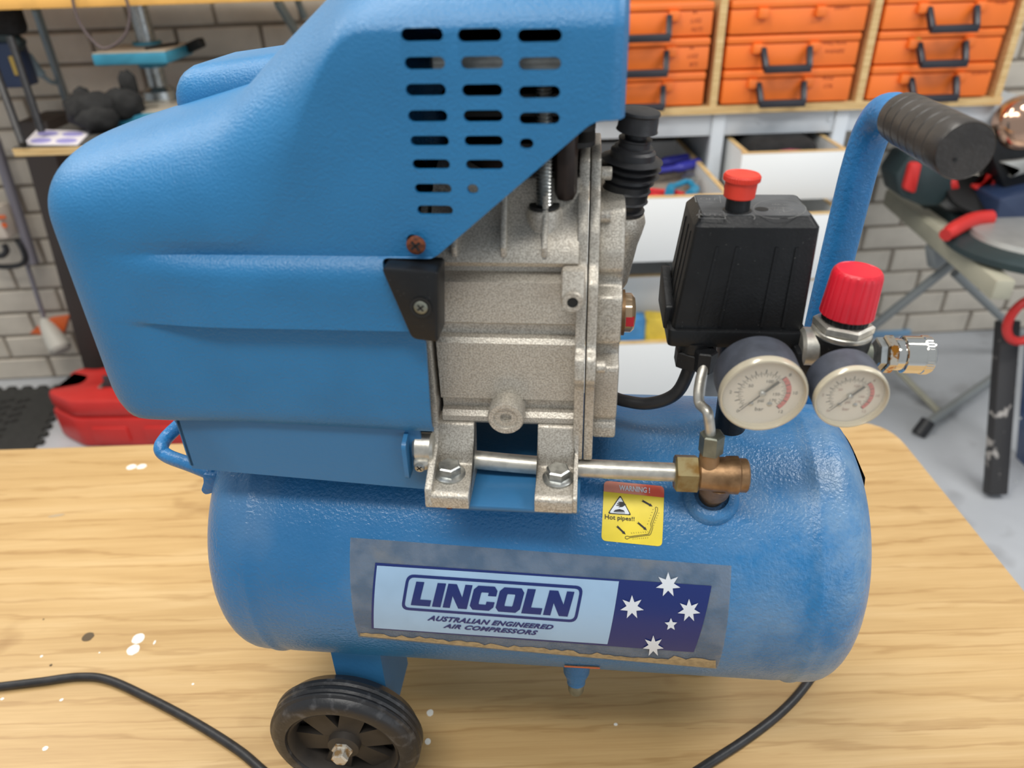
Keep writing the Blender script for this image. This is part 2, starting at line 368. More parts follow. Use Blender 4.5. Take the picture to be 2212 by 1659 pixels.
# dots of paint and a burn mark on the laminate
def blot(px, py, rx, ry, mat, rot=0.0, name='paint_dot'):
    c = at(px, py, 'Z', TZ); bm = bmesh.new(); n = 18; pts = []
    for k in range(n):
        t = 2 * PI * k / n; q = 1 + random.uniform(-0.05, 0.05); x, y = rx * q * math.cos(t), ry * q * math.sin(t)
        pts.append((c.x + x * math.cos(rot) - y * math.sin(rot), c.y + x * math.sin(rot) + y * math.cos(rot)))
    prism(bm, pts, 'z', TZ - 0.0002, TZ + 0.0004); obj(name, bm, mat, tb, smooth=0)
PDOT = M('white paint dot', (246, 244, 236), 0.5); BURN = M('burn mark', (96, 80, 58), 0.7); BURN2 = M('pale grey smear', (178, 158, 128), 0.6)
for px, py, rx, ry, a in ((284, 1009, .0075, .0065, .2), (306, 1008, .0075, .0062, .2), (299, 1380, .0072, .0075, .5), (288, 1404, .0072, .0075, .4), (98, 1617, .0028, .0026, 0), (929, 1540, .0035, .004, 0), (924, 1602, .003, .0035, 0), (90, 1418, .0016, .0016, 0), (215, 1410, .001, .001, 0), (417, 1478, .0014, .0012, 0), (5, 1510, .002, .0016, 0), (133, 1512, .002, .0016, .6), (334, 1388, .0012, .003, 0), (1330, 1565, .002, .0015, 0)):
    blot(px, py, rx, ry, PDOT, a)
blot(190, 1376, .0068, .0066, BURN, .3, 'burn_mark'); blot(122, 1114, .011, .0028, BURN2, .2, 'smear')
blot(110, 1437, .0016, .0016, BURN, 0, 'burn_mark'); blot(94, 1338, .001, .001, BURN, 0, 'burn_mark')

# ------------------------------------------------------------------ air compressor
AC = thing('air_compressor', 'blue wheeled air compressor with gauges and red knobs on the table', 'air compressor', (0, 0, TZ))
AC.rotation_euler = (0, 0, CYAW); ORG[AC.name] = V((0, 0, 0))
R, ZT, HL, DD = 0.1225, 0.2323, 0.28, 0.048
# tank: cylinder with dished ends and rolled seams
prof = []
for k in range(15):
    t = PI / 2 * k / 14; prof.append((max(R * math.cos(PI / 2 - t) ** 0.82, 0.0) if k else 0.0, HL - DD + DD * math.cos(t) ** 0.95 if k < 14 else HL - DD))
xs = prof + [(R, 0.226), (R + .0012, 0.222), (R + .0012, 0.219), (R - .0006, 0.215), (R, 0.208), (R, 0.1), (R, 0)]
full = [(r, -x) for r, x in xs] + [(r, x) for r, x in reversed(xs[:-1])]
bm = bmesh.new(); lathe(bm, (0, 0, ZT), (1, 0, 0), full, 96); tank = obj('tank', bm, TANKB, AC, 50)
def TP(px, py, r=R + 0.0003):               # where a sight line meets the tank wall: (x, arc length)
    d = RCI @ ray(px, py); oz = CL.z - ZT; A = d.y ** 2 + d.z ** 2; B = 2 * (CL.y * d.y + oz * d.z); C = CL.y ** 2 + oz * oz - r * r
    t = (-B - math.sqrt(B * B - 4 * A * C)) / 2 / A; p = CL + d * t; return (p.x, R * math.atan2(p.z - ZT, -p.y))
def wrap(bm, lift):
    bm.normal_update(); bmesh.ops.triangulate(bm, faces=bm.faces[:])
    lo = min(v.co.y for v in bm.verts); hi = max(v.co.y for v in bm.verts); k = math.floor(lo / 0.004) + 1
    while k * 0.004 < hi:
        bmesh.ops.bisect_plane(bm, geom=bm.verts[:] + bm.edges[:] + bm.faces[:], plane_co=(0, k * 0.004, 0), plane_no=(0, 1, 0)); k += 1
    for v in bm.verts:
        a = v.co.y / R; v.co = V((v.co.x, -(R + lift) * math.cos(a), ZT + (R + lift) * math.sin(a)))
    for f in bm.faces:
        f.normal_update()
        if f.normal.dot(V((0, f.calc_center_median().y, f.calc_center_median().z - ZT))) < 0: f.normal_flip()
def stick(name, mat, parent, polys, lift):
    bm = bmesh.new()
    for p in polys: bm.faces.new([bm.verts.new((q[0], q[1], 0)) for q in p])
    wrap(bm, lift); return obj(name, bm, mat, parent, smooth=60, recalc=False)
def quad(c, u, v):                           # bilinear: c = BL BR TR TL
    a = V(c[0]) * (1 - u) + V(c[1]) * u; b = V(c[3]) * (1 - u) + V(c[2]) * u; return tuple(a * (1 - v) + b * v)
def QP(*ps): return [TP(*p) for p in ps]
# nameplate
film = stick('nameplate', FILM, AC, [QP((757, 1161), (1580, 1222), (1548, 1445), (775, 1376))], 0.0004)
stick('blue_border', NAVY, film, [QP((811, 1215), (1537, 1265), (1498, 1408), (803, 1357))], 0.0007)
stick('pale_panel', PALE, film, [QP((815, 1221), (1337, 1255), (1312, 1390), (808, 1355))], 0.0010)
bq = QP((867, 1315), (1245, 1343), (1261, 1265), (880, 1239))
def rr(m, r, ax=4.6):                        # rounded rectangle ring corner points in unit coordinates
    pts = [(m, m * ax), (1 - m, m * ax), (1 - m, 1 - m * ax), (m, 1 - m * ax)]
    q = [(p[0] * ax, p[1]) for p in pts]; return [(p[0] / ax, p[1]) for p in rnd(q, r, 5)]
o_, i_ = rr(0.0, 0.2), rr(0.0165, 0.14)
ring = [[quad(bq, *o_[k]), quad(bq, *o_[(k + 1) % len(o_)]), quad(bq, *i_[(k + 1) % len(o_)]), quad(bq, *i_[k])] for k in range(len(o_))]
stick('frame_line', NAVY, film, ring, 0.0013)
LET = {'L': (0.86, [[(0, 0), (.86, 0), (.86, .27), (.36, .27), (.36, 1), (0, 1)]]), 'I': (0.38, [[(0, 0), (.38, 0), (.38, 1), (0, 1)]]),
       'N': (1.08, [[(0, 0), (.32, 0), (.32, .52), (.70, 0), (1.08, 0), (1.08, 1), (.76, 1), (.76, .48), (.38, 1), (0, 1)]]),
       'C': (1.05, [[(.16, 0), (.89, 0), (1.05, .16), (1.05, .38), (.69, .38), (.69, .25), (.38, .25), (.36, .3), (.36, .7), (.38, .75), (.69, .75), (.69, .62), (1.05, .62), (1.05, .84), (.89, 1), (.16, 1), (0, .84), (0, .16)]]),
       'O': (1.08, [[(.54, 0), (.54, .25), (.38, .25), (.36, .3), (.36, .7), (.38, .75), (.54, .75), (.54, 1), (.16, 1), (0, .84), (0, .16), (.16, 0)],
                    [(.54, 0), (.92, 0), (1.08, .16), (1.08, .84), (.92, 1), (.54, 1), (.54, .75), (.70, .75), (.72, .7), (.72, .3), (.70, .25), (.54, .25)]])}
word = 'LINCOLN'; gap = 0.10; tot = sum(LET[c][0] for c in word) + gap * 6; x0 = 0.0; polys = []
lq = QP((888, 1305), (1226, 1330), (1241, 1277), (900, 1255))
for c in word:
    for p in LET[c][1]: polys.append([quad(lq, (x0 + a) / tot, b) for a, b in p])
    x0 += LET[c][0] + gap
stick('lettering', NAVY, film, polys, 0.0014)
def line_text(s, c, lift, mat, parent, name='lettering', **k):
    me = text_mesh(s, 1.0, **k); xs_ = [v.co.x for v in me.vertices]; ys_ = [v.co.y for v in me.vertices]; bm = bmesh.new()
    u = lambda v: ((v.x - min(xs_)) / (max(xs_) - min(xs_)), (v.y - min(ys_)) / (max(ys_) - min(ys_)))
    vs = [bm.verts.new(quad(c, *u(v.co)) + (0,)) for v in me.vertices]
    for p in me.polygons:
        try: bm.faces.new([vs[i] for i in p.vertices])
        except ValueError: pass
    wrap(bm, lift); return obj(name, bm, mat, parent, smooth=60, recalc=False)
line_text('AUSTRALIAN ENGINEERED', QP((923, 1338), (1194, 1358), (1197, 1348), (926, 1327)), 0.0014, NAVY, film, offset=0.042, shear=0.3, space=1.08)
line_text('AIR COMPRESSORS', QP((957, 1354), (1160, 1370), (1163, 1360), (960, 1345)), 0.0014, NAVY, film, offset=0.042, shear=0.3, space=1.08)
def star(px, py, r, n=7, rot=0.0):
    return QP(*[(px + (r if k % 2 == 0 else r * 0.46) * math.sin(rot + PI * k / n), py - (r if k % 2 == 0 else r * 0.46) * math.cos(rot + PI * k / n)) for k in range(2 * n)])
for s in ((1443, 1262, 27, 7), (1365, 1310, 26, 7), (1488, 1317, 25, 7), (1449, 1347, 14, 5), (1411, 1393, 23, 7)):
    stick('star', WHITEP, film, [star(*s)], 0.0014)
# hot pipes sticker
def z3(x, y): return (1260 + x / 5.53, 900 + y / 5.53)
def zq(*ps): return [TP(*z3(*p)) for p in ps]
def rpx(ps, r): return rnd([z3(*p) for p in ps], r, 5)
hot = stick('warning_sticker', YEL, AC, [QP(*rpx([(215, 1480), (940, 1552), (967, 834), (248, 766)], 11))], 0.0005)
top = rnd([z3(243, 895), z3(963, 968), z3(967, 834), z3(248, 766)], [0.1, 0.1, 11, 11], 5)
stick('red_band', REDST, hot, [QP(*top)], 0.0008)
line_text('WARNING !', zq((425, 882), (795, 918), (795, 852), (428, 820)), 0.0011, WHITEP, hot, offset=0.03)
line_text('Hot pipes!!', zq((257, 1242), (610, 1262), (612, 1200), (257, 1165)), 0.0011, INK, hot, offset=0.012)
tri = rpx([(290, 1160), (575, 1180), (441, 938)], 5); tin = rpx([(310, 1150), (555, 1168), (441, 960)], 4)
stick('triangle_edge', INK, hot, [QP(*tri)], 0.0008); pic = stick('triangle', WHITEP, hot, [QP(*tin)], 0.0011)
stick('hand_sign', INK, hot, [zq((510, 1052), (478, 1022), (418, 1020), (416, 1030), (445, 1036), (402, 1038), (402, 1048), (440, 1052), (392, 1060), (394, 1069), (442, 1068), (420, 1080), (424, 1086), (470, 1080)),
     zq((362, 1134), (380, 1116), (432, 1106), (480, 1120), (496, 1140)), zq((362, 1136), (498, 1150), (498, 1155), (362, 1141))], 0.0014)
def arrow(a, b, wd):
    a, b = V(a), V(b); d = (b - a).normalized(); n = V((-d.y, d.x)); m = b - d * 42
    return zq(tuple(a + n * wd * .6 - d * 6), tuple(a + d * 8), tuple(a - n * wd * .6 - d * 6), tuple(m - n * wd * .55), tuple(m - n * wd), tuple(b), tuple(m + n * wd), tuple(m + n * wd * .55))
stick('arrow', INK, hot, [arrow((702, 1004), (828, 1074), 19), arrow((650, 1265), (760, 1358), 19), arrow((402, 1308), (506, 1408), 19)], 0.0009)
def stroke(pts, wd):
    out = []
    for p, q in zip(pts, pts[1:]):
        p, q = V(p), V(q); n = V((-(q - p).y, (q - p).x)).normalized() * wd / 2
        out.append(zq(tuple(p + n), tuple(q + n), tuple(q - n), tuple(p - n)))
    return out
pipe_o = [(858, 1090), (870, 1080), (888, 1090), (886, 1125), (822, 1290), (830, 1325), (805, 1400), (790, 1415), (555, 1445), (522, 1463), (498, 1452), (502, 1432), (522, 1426), (552, 1432), (780, 1402), (812, 1322), (802, 1285), (862, 1125), (858, 1090)]
hat = []
for k in range(6):
    hat += stroke([(838 - k * 13, 1108 + k * 34), (826 - k * 13, 1114 + k * 34)], 4) + stroke([(905 - k * 12, 1150 + k * 29), (893 - k * 12, 1156 + k * 29)], 4)
for k in range(8):
    hat += stroke([(572 + k * 28, 1384 - k * 2), (580 + k * 28, 1398 - k * 2)], 4) + stroke([(596 + k * 25, 1454 - k * 2), (590 + k * 25, 1466 - k * 2)], 4)
stick('pipe_drawing', INK, hot, stroke(pipe_o, 6) + hat, 0.0009)
# welded bosses, drain
b1 = V((0.1408, -0.0700, 0.3305)); n1 = V((0, -0.5, 0.866))
bm = bmesh.new(); lathe(bm, b1 - n1 * .008, n1, [(.0215, 0), (.0215, .009), (.0195, .0125), (.0165, .0145), (.013, .0145), (.013, .008)], 40); obj('welded_boss', bm, TANKB, AC, 40)
b2 = V((0.1735, 0.012, 0.345))
bm = bmesh.new(); lathe(bm, b2 - V((0, 0, .006)), (0, 0, 1), [(.023, 0), (.022, .009), (.018, .014), (.014, .015), (.014, .01)], 40); obj('welded_boss', bm, TANKB, AC, 40)
dx, dy = 0.0437, -0.066
bm = bmesh.new(); lathe(bm, (dx, dy, 0.135), (0, -.25, -1), [(.0125, 0), (.012, .018), (.0085, .026), (.0085, .03)], 28); dr = obj('drain_boss', bm, TANKB, AC, 40)
bm = bmesh.new(); lathe(bm, (dx, dy - .007, 0.108), (0, -.25, -1), [(.0065, 0), (.0075, .003), (.0072, .010), (.006, .013)], 20); obj('drain_plug', bm, GREYNUT, dr)
a, b = TP(1219, 1437), TP(1296, 1441)
stick('orange_tape', ORTAG, AC, [[(a[0], a[1] - .004), (b[0], b[1] - .004), (b[0], b[1] + .0025), (a[0], a[1] + .0025)]], 0.0012)
rj = random.Random(3); q0, q1 = (778, 1371), (1546, 1441); jag = []
for k in range(61): jag.append((q0[0] + (q1[0] - q0[0]) * k / 60, q0[1] + (q1[1] - q0[1]) * k / 60 - rj.uniform(2, 9) - (8 if k > 52 else 0)))
stick('dust_line', M('tan dust', (172, 152, 116), .9, var=.15, vscale=200), film, [QP((q0[0], q0[1] + 2), (q1[0], q1[1] + 2), *reversed(jag))], 0.0006)
# black pad behind the right-hand dome
bm = bmesh.new(); lathe(bm, (0.0, 0, ZT), (1, 0, 0), [(.096, .2600), (.0995, .2640), (.073, .2785), (.035, .2850), (.03, .280)], 30, cap=False, hint=V((0, 0, 1)), a0=math.radians(-8), a1=math.radians(95)); obj('end_pad', bm, RUB, AC)
# wheels, brackets, rear feet
def wheel(xw, ysgn):
    y0 = -0.136 * ysgn * -1 if False else -0.136
    yy = lambda t: (y0 + t) if ysgn < 0 else -(y0 + t)
    W_ = 0.0352; rw = 0.0712
    pts = [(.0515, .004), (.0530, .0008), (.0575, .0002), (.0625, .0012), (.0655, .0035), (.0672, .007), (.0695, .0085), (.0699, .010), (.0685, .0125), (.0699, .0145), (.0699, .0175), (.0685, .0195), (.0699, .0215), (.0699, .0245), (.0672, .028), (.063, .034), (.055, .0352), (.0515, .032), (.0515, .004)]
    bm = bmesh.new(); lathe(bm, (xw, yy(0), rw), (0, 1 if ysgn < 0 else -1, 0), pts, 72, cap=False); wh = obj('wheel', bm, TYRE, AC, 30)
    dv = V((0, 1 if ysgn < 0 else -1, 0)); c = V((xw, yy(0), rw))
    bm = bmesh.new(); lathe(bm, c, dv, [(.0518, .003), (.0505, .0022), (.0488, .004), (.0470, .012), (.0465, .024), (.0518, .026)], 64, cap=False); obj('rim', bm, RIM, wh, 40)
    bm = bmesh.new(); lathe(bm, c, dv, [(.010, .002), (.0145, .004), (.0155, .012), (.017, .026), (.010, .028)], 40); obj('hub', bm, RIM, wh, 40)
    for k in range(6):
        t = 2 * PI * k / 6 + 0.2; bm = bmesh.new()
        pr = [(.013, -.0095), (.0475, -.013), (.0475, .013), (.013, .0095)]
        vs = [[bm.verts.new(c + dv * h + V((math.cos(t) * u - math.sin(t) * w_, 0, math.sin(t) * u + math.cos(t) * w_))) for u, w_ in pr] for h in (.010 + 0, .020)]
        for v in vs[0][1:3]: v.co += dv * .004
        bm.faces.new(vs[0]); bm.faces.new(vs[1][::-1])
        for i in range(4): bm.faces.new((vs[0][i], vs[0][(i + 1) % 4], vs[1][(i + 1) % 4], vs[1][i]))
        obj('spoke', bm, RIM, wh, 30)
    bm = bmesh.new(); lathe(bm, c, dv, [(.0475, .0205), (.0475, .024), (.012, .024), (.012, .0205)], 48, cap=False); obj('back_web', bm, RIM, wh, 40)
    bm = bmesh.new(); lathe(bm, c - dv * .009, dv, [(.0062, 0), (.0078, .0012), (.0078, .009), (.0098, .0092), (.0098, .0125)], 6); obj('axle_bolt', bm, M('axle bolt', (206, 200, 188), .4, .4, spots=((160, 130, 90), 120, .5, .1)), wh, 20)
wheel(-0.166, -1); wheel(-0.166, 1)
for s in (-1, 1):
    bm = bmesh.new(); prism(bm, rnd([(-.1745, .19), (-.1295, .19), (-.1295, .075), (-.14, .05), (-.185, .05), (-.1745, .075)], .004), 'y', s * .0975, s * .0945)
    br = obj('wheel_bracket', bm, PAINTB, AC)
    bm = bmesh.new(); box(bm, (-.133, min(s * .0945, s * .03), .06), (-.1295, max(s * .0945, s * .03), .165)); obj('bracket_side', bm, PAINTB, br)
    bm = bmesh.new(); cyl(bm, (-.166, s * .095, .0699), (-.166, s * .135, .0699), .006); obj('axle', bm, STEEL, br)
for s in (0.6, 1):
    bm = bmesh.new(); prism(bm, [(.165, .15), (.215, .15), (.205, .03), (.175, .03)], 'y', .07 * s, .07 * s + .004); lg = obj('rear_leg', bm, PAINTB, AC)
    bm = bmesh.new(); lathe(bm, (.19, .07 * s + .002, 0), (0, 0, 1), [(.019, 0), (.018, .02), (.014, .032)], 24); obj('rubber_foot', bm, RUB, lg)

# ---- support sheet under the motor, saddle plate
bm = bmesh.new()
tl, tr_, brr, bl = L(383, 915, 'Y', -.1), L(905, 938, 'Y', -.1), L(932, 1062, 'Y', -.1), L(415, 1012, 'Y', -.1)
prism(bm, [(tl.x, tl.z + .012), (tr_.x, tr_.z + .012), (brr.x, .352), (bl.x, bl.z)], 'y', -.1, -.0975)
sup = obj('motor_support', bm, PAINTB, AC)
bm = bmesh.new(); prism(bm, [(-.1, .366), (.1, .366), (.1, .41), (-.1, .41)], 'x', bl.x - .001, bl.x + .002); obj('support_end', bm, PAINTB, sup)
bm = bmesh.new(); prism(bm, rnd([(-.064, -.123), (.0425, -.1245), (.0425, .12), (-.064, .12)], .003), 'z', .3555, .3590, .0006); sad = obj('saddle_plate', bm, PAINTB, AC)
bm = bmesh.new(); prism(bm, [(-.085, .356), (-.06, .356), (-.055, .335), (-.055, .30), (-.085, .30)], 'x', -.055, .034); obj('saddle_web', bm, PAINTB, sad)
bm = bmesh.new(); box(bm, (-.243, -.097, .368), (-.06, .1, .371)); obj('support_floor', bm, PAINTB, sup)
# ---- motor body inside the cover
bm = bmesh.new(); lathe(bm, (-.255, 0, .487), (1, 0, 0), [(.03, 0), (.078, .004), (.085, .02), (.085, .17), (.075, .185), (.04, .19)], 40); mot = obj('motor', bm, DARK, AC)
bm = bmesh.new(); lathe(bm, (-.066, 0, .487), (1, 0, 0), [(.085, 0), (.085, .006)], 40); obj('fan_plate', bm, DARK, mot)
# ---- cover
XL, XR, AW = -.298, .0605, .11
def sst(a, b, x): t = min(max((x - a) / (b - a), 0), 1); return t * t * (3 - 2 * t)
ZC = [(-.305, .5865), (-.25, .601), (-.228, .6065), (-.2, .6135), (-.178, .6195), (-.168, .6245), (-.15, .6415), (-.135, .6545), (-.115, .6715), (-.09, .690), (-.06, .705), (0, .714), (.07, .716)]
def zcrown(x):
    for (a, b), (c, d) in zip(ZC, ZC[1:]):
        if x <= c: return b + (d - b) * (x - a) / (c - a)
    return ZC[-1][1]
def section(x):
    d = max(x - XL, 0); e = max(XR - x, 0); a = AW
    if d < .034: q = 1 - d / .034; a = AW - .034 + .034 * math.sqrt(max(1 - q * q, 0))
    if e < .009: q = 1 - e / .009; a -= .009 * (1 - math.sqrt(max(1 - q * q, 0)))
    zt = sum(zcrown(x + o) for o in (-.006, -.004, -.002, 0, .002, .004, .006)) / 7
    if d < .016: q = 1 - d / .016; zt -= .016 * (1 - math.sqrt(max(1 - q * q, 0)))
    if e < .009: q = 1 - e / .009; zt -= .009 * (1 - math.sqrt(max(1 - q * q, 0)))
    zb = .4085 - (x + .2357) * .0228
    if d < .03: q = 1 - d / .03; zb += .03 * (1 - math.sqrt(max(1 - q * q, 0)))
    hi = sst(-.165, -.075, x); hs = .546 + (.6565 - .546) * hi; ex = .70 + .62 * hi
    band = sst(-.262, -.185, x) * .0085
    pts = []
    for k, zz in enumerate([zb, zb + .003, zb + .008, zb + .016, .445, .462, .476, .4855, .4885, .4905, .4935, .502, .514, .524, .5295, .5335, .5362]):
        if k >= 4: zz = max(zz, zb + .016 + k * .0001)
        bo = 0
        bo = {9: 1, 10: 1, 11: 1, 12: 1, 13: 1, 14: .82, 15: .42}.get(k, 0)
        ins = {0: .007, 1: .003, 2: .001}.get(k, 0)
        pts.append((-(a - ins) - band * (bo - .35) , zz))
    for k in range(1, 7): pts.append((-a + band * .35 * (1 - k / 6), .5362 + (hs - .5362) * k / 6))
    n = 18
    for k in range(1, n + 1):
        t = PI / 2 * k / n; pts.append((-a * max(math.cos(t), 0) ** ex if k < n else 0.0, hs + (zt - hs) * math.sin(t) ** ex))
    return pts + [(-y, z) for y, z in reversed(pts[:-1])]
st = [XL + .045 * (1 - math.cos(PI / 2 * k / 12)) for k in range(13)] + [-.258 + .0075 * k for k in range(1, 42)]
st = [x for x in st if x < XR - .0095] + [XR - .009 * math.cos(PI / 2 * k / 5) for k in range(6)]
bm = bmesh.new(); rows = [[bm.verts.new((x, y, z)) for y, z in section(x)] for x in st]
for A_, B_ in zip(rows, rows[1:]):
    for i in range(len(A_) - 1): bm.faces.new((A_[i], A_[i + 1], B_[i + 1], B_[i]))
bm.faces.new(rows[0]); bm.faces.new(list(reversed(rows[-1])))
bmesh.ops.remove_doubles(bm, verts=bm.verts[:], dist=1e-6)
bmesh.ops.recalc_face_normals(bm, faces=bm.faces[:])
if max(bm.faces, key=lambda f: f.calc_center_median().z).normal.z < 0: bmesh.ops.reverse_faces(bm, faces=bm.faces[:])
me = bpy.data.meshes.new('cover'); bm.to_mesh(me); bm.free()
tmp = bpy.data.objects.new('tmp', me); COL.objects.link(tmp); md = tmp.modifiers.new('s', 'SOLIDIFY'); md.thickness = .003; md.offset = -1
me = bpy.data.meshes.new_from_object(tmp.evaluated_get(bpy.context.evaluated_depsgraph_get())); bpy.data.objects.remove(tmp)
def LF(px, py, y=-.11): p = L(px, py, 'Y', y); return (p.x, p.z)
cutp = [(.2, LF(1335, 264)[1]), LF(1283, 262), LF(936, 562), LF(822, 560), LF(912, 735), LF(917, 748), LF(931, 951), (LF(931, 951)[0], .3), (.2, .3)]
cm = bmesh.new(); prism(cm, rnd(cutp, [.001, .006, .004, .004, .002, .001, .001, .001, .001]), 'y', -.2, .2); c1 = bpy.data.meshes.new('c'); cm.to_mesh(c1); cm.free()
SL = []
for px, py, hl in ((911, 75, 46), (917, 137, 44), (919, 195, 44), (923, 252, 43), (927, 306, 42), (930, 357, 41), (934, 410, 40), (938, 457, 39),
                   (1036, 76, 48), (1041, 136, 46), (1041, 196, 44), (1043, 252, 43), (1044, 306, 42), (1046, 358, 41), (1020, 411, 12),
                   (1166, 77, 48), (1166, 138, 46), (1165, 200, 45), (1165, 257, 44), (1137, 312, 15)):
    SL.append((px, py, hl))
cm = bmesh.new()
for px, py, hl in SL:
    cx_, cz_ = LF(px, py); ax_ = LF(px + hl, py)[0] - cx_; r_ = .0031 if py < 300 else .0028
    r_ = min(r_, ax_ * .95); pts = []
    for k in range(9): t = -PI / 2 + PI * k / 8; pts.append((cx_ + ax_ - r_ + r_ * math.cos(t), cz_ + r_ * math.sin(t)))
    for k in range(9): t = PI / 2 + PI * k / 8; pts.append((cx_ - ax_ + r_ + r_ * math.cos(t), cz_ + r_ * math.sin(t)))
    prism(cm, pts, 'y', -.13, -.095)
sx_, sz_ = LF(890, 524); prism(cm, [(sx_ + .004 * math.cos(t * PI / 6), sz_ + .004 * math.sin(t * PI / 6)) for t in range(12)], 'y', -.13, -.095)
c2 = bpy.data.meshes.new('c'); cm.to_mesh(c2); cm.free()
me = bool_diff(me, [c1, c2]); cov = obj_me('cover', me, BLUE, AC, 32)
# raised hump on the far side of the cover
bm = bmesh.new(); box(bm, (-.253, .002, .50), (-.05, .104, .636), .022, seg=6)
for v in bm.verts: v.co.z += (v.co.x + .15) * .11 * (1 if v.co.z > .57 else 0)
obj('rear_hump', bm, BLUE, cov, 40)
# rusty screw
def cross_screw(name, c, d, r, h, mat, par):
    bm = bmesh.new(); lathe(bm, c, d, [(r, 0), (r, h * .4), (r * .8, h * .85), (r * .35, h), (0, h)], 28); s = obj(name, bm, mat, par, 40)
    a, b, d = basis(d); bm = bmesh.new()
    for u, v_ in ((a, b), (b, a)):
        u = (u * .8 + v_ * .6) if u is a else (u * .8 - v_ * .6); v_ = d.cross(u)
        q = [V(c) + d * (h * 1.02) + u * (r * .6 * i) + v_ * (r * .13 * j) for i, j in ((-1, -1), (1, -1), (1, 1), (-1, 1))]; f = [x - d * h * .3 for x in q]
        vs = [bm.verts.new(x) for x in q + f]; bm.faces.new(vs[:4]); bm.faces.new(vs[4:][::-1])
        for i in range(4): bm.faces.new((vs[i], vs[(i + 1) % 4], vs[4 + (i + 1) % 4], vs[4 + i]))
    obj('cross_slot', bm, DARK, s, 0); return s
p = L(899, 529, 'Y', -.111); cross_screw('cover_screw', p, (0, -1, 0), .0057, .0022, RUST, AC)
# black corner clamp with a screw
cp = [LF(821, 578, -.122), LF(946, 588, -.122), LF(947, 741, -.122), LF(889, 734, -.122)]
bm = bmesh.new(); prism(bm, rnd(cp, [.004, .0025, .0025, .004]), 'y', -.122, -.098, .0018); cl_ = obj('corner_clamp', bm, BLK, AC, 40)
p = L(909, 664, 'Y', -.1222); bm = bmesh.new(); lathe(bm, p, (0, -1, 0), [(.0066, 0), (.0066, .0006), (.0048, .0006), (.0044, -.0008)], 24, cap=False); obj('screw_recess', bm, DARK, cl_)
cross_screw('clamp_screw', p, (0, -1, 0), .0042, .0012, GREYNUT, cl_)
# ---- crankcase
P_ = [(-.030, .572), (-.048, .566), (-.060, .551), (-.073, .538), (-.080, .530), (-.0825, .523), (-.080, .5195), (-.0745, .5185), (-.0745, .514), (-.079, .5125), (-.0835, .510), (-.0835, .4815), (-.080, .479), (-.077, .478), (-.077, .4705), (-.081, .4692), (-.0835, .466), (-.0835, .4225), (-.081, .4205), (-.0775, .4195), (-.0775, .412), (-.0815, .4112), (-.0845, .408), (-.0845, .404), (-.082, .401), (-.07, .399), (.07, .399), (.08, .42), (.08, .53), (.03, .572)]
bm = bmesh.new(); prism(bm, P_, 'x', -.0565, .0375); cc = obj('crankcase', bm, CAST, AC, 25)
bm = bmesh.new(); prism(bm, rnd([(-.05, .556), (-.083, .53), (-.0845, .516), (-.0865, .40), (-.094, .388), (-.126, .374), (-.128, .362), (-.128, .3592), (-.085, .3592), (-.06, .39), (.07, .39), (.07, .556)], .002), 'x', -.0645, -.0595, .0008); obj('left_flange', bm, CAST, cc, 30)
for x in (-.040, -.009, .0165):
    bm = bmesh.new(); prism(bm, [(-.045, .570), (-.066, .562), (-.0835, .533), (-.083, .527), (-.05, .53)], 'x', x - .0018, x + .0018, .0008); obj('rib', bm, CAST, cc, 30)
# flanges and end cover
FL = rnd([(-.016, .580), (-.044, .577), (-.050, .560), (-.062, .557), (-.075, .540), (-.079, .520), (-.0905, .512), (-.0915, .468), (-.100, .464), (-.102, .447), (-.092, .440), (-.0915, .380), (-.086, .373), (.086, .373), (.09, .5), (.05, .56), (.016, .580)], .004)
bm = bmesh.new(); prism(bm, FL, 'x', .0365, .0432, .001); obj('crankcase_flange', bm, CAST, cc, 30)
bm = bmesh.new(); prism(bm, FL, 'x', .0440, .0502, .001); ecv = obj('end_cover_flange', bm, CAST, AC, 30)
EC = rnd([(-.03, .553), (-.056, .549), (-.069, .525), (-.069, .512), (-.062, .508), (-.062, .500), (-.074, .496), (-.074, .462), (-.064, .458), (-.064, .450), (-.078, .446), (-.078, .405), (-.072, .401), (-.076, .397), (-.076, .386), (.07, .386), (.074, .5), (.03, .553)], .003)
bm = bmesh.new(); prism(bm, EC, 'x', .0500, .0665, .002); obj('end_cover', bm, CAST, ecv, 30)
for y, z in ((-.093, .4555), (-.042, .5675), (-.06, .546)):
    bm = bmesh.new(); cyl(bm, (.0502, y, z), (.057, y, z), .0042, 20, bev=.0006); obj('flange_bolt', bm, CAST, ecv, 40)
bm = bmesh.new(); cyl(bm, (.031, -.042, .5675), (.0365, -.042, .5675), .0026, 12); obj('bolt_end', bm, DARK, cc)
p = L(1353, 675, 'X', .0665); p = V((.0665, -.028, L(1353, 675, 'Y', -.028).z))
bm = bmesh.new(); lathe(bm, p, (1, 0, 0), [(.0125, 0), (.0165, .0012), (.0165, .0042), (.0145, .0044)], 40); sg = obj('sight_glass', bm, BRASS, AC, 40)
bm = bmesh.new(); lathe(bm, p + V((.0044, 0, 0)), (1, 0, 0), [(.0142, 0), (.0142, .0045), (.012, .0068), (.007, .0078), (0, .008)], 32); obj('lens', bm, M('amber oil window', (176, 150, 118), .1, .2, coat=.6), sg, 40)
bm = bmesh.new(); box(bm, p + V((.0048, -.0144, -.004)), p + V((.0105, -.0125, .003))); obj('oil_mark', bm, RED, sg, 0)
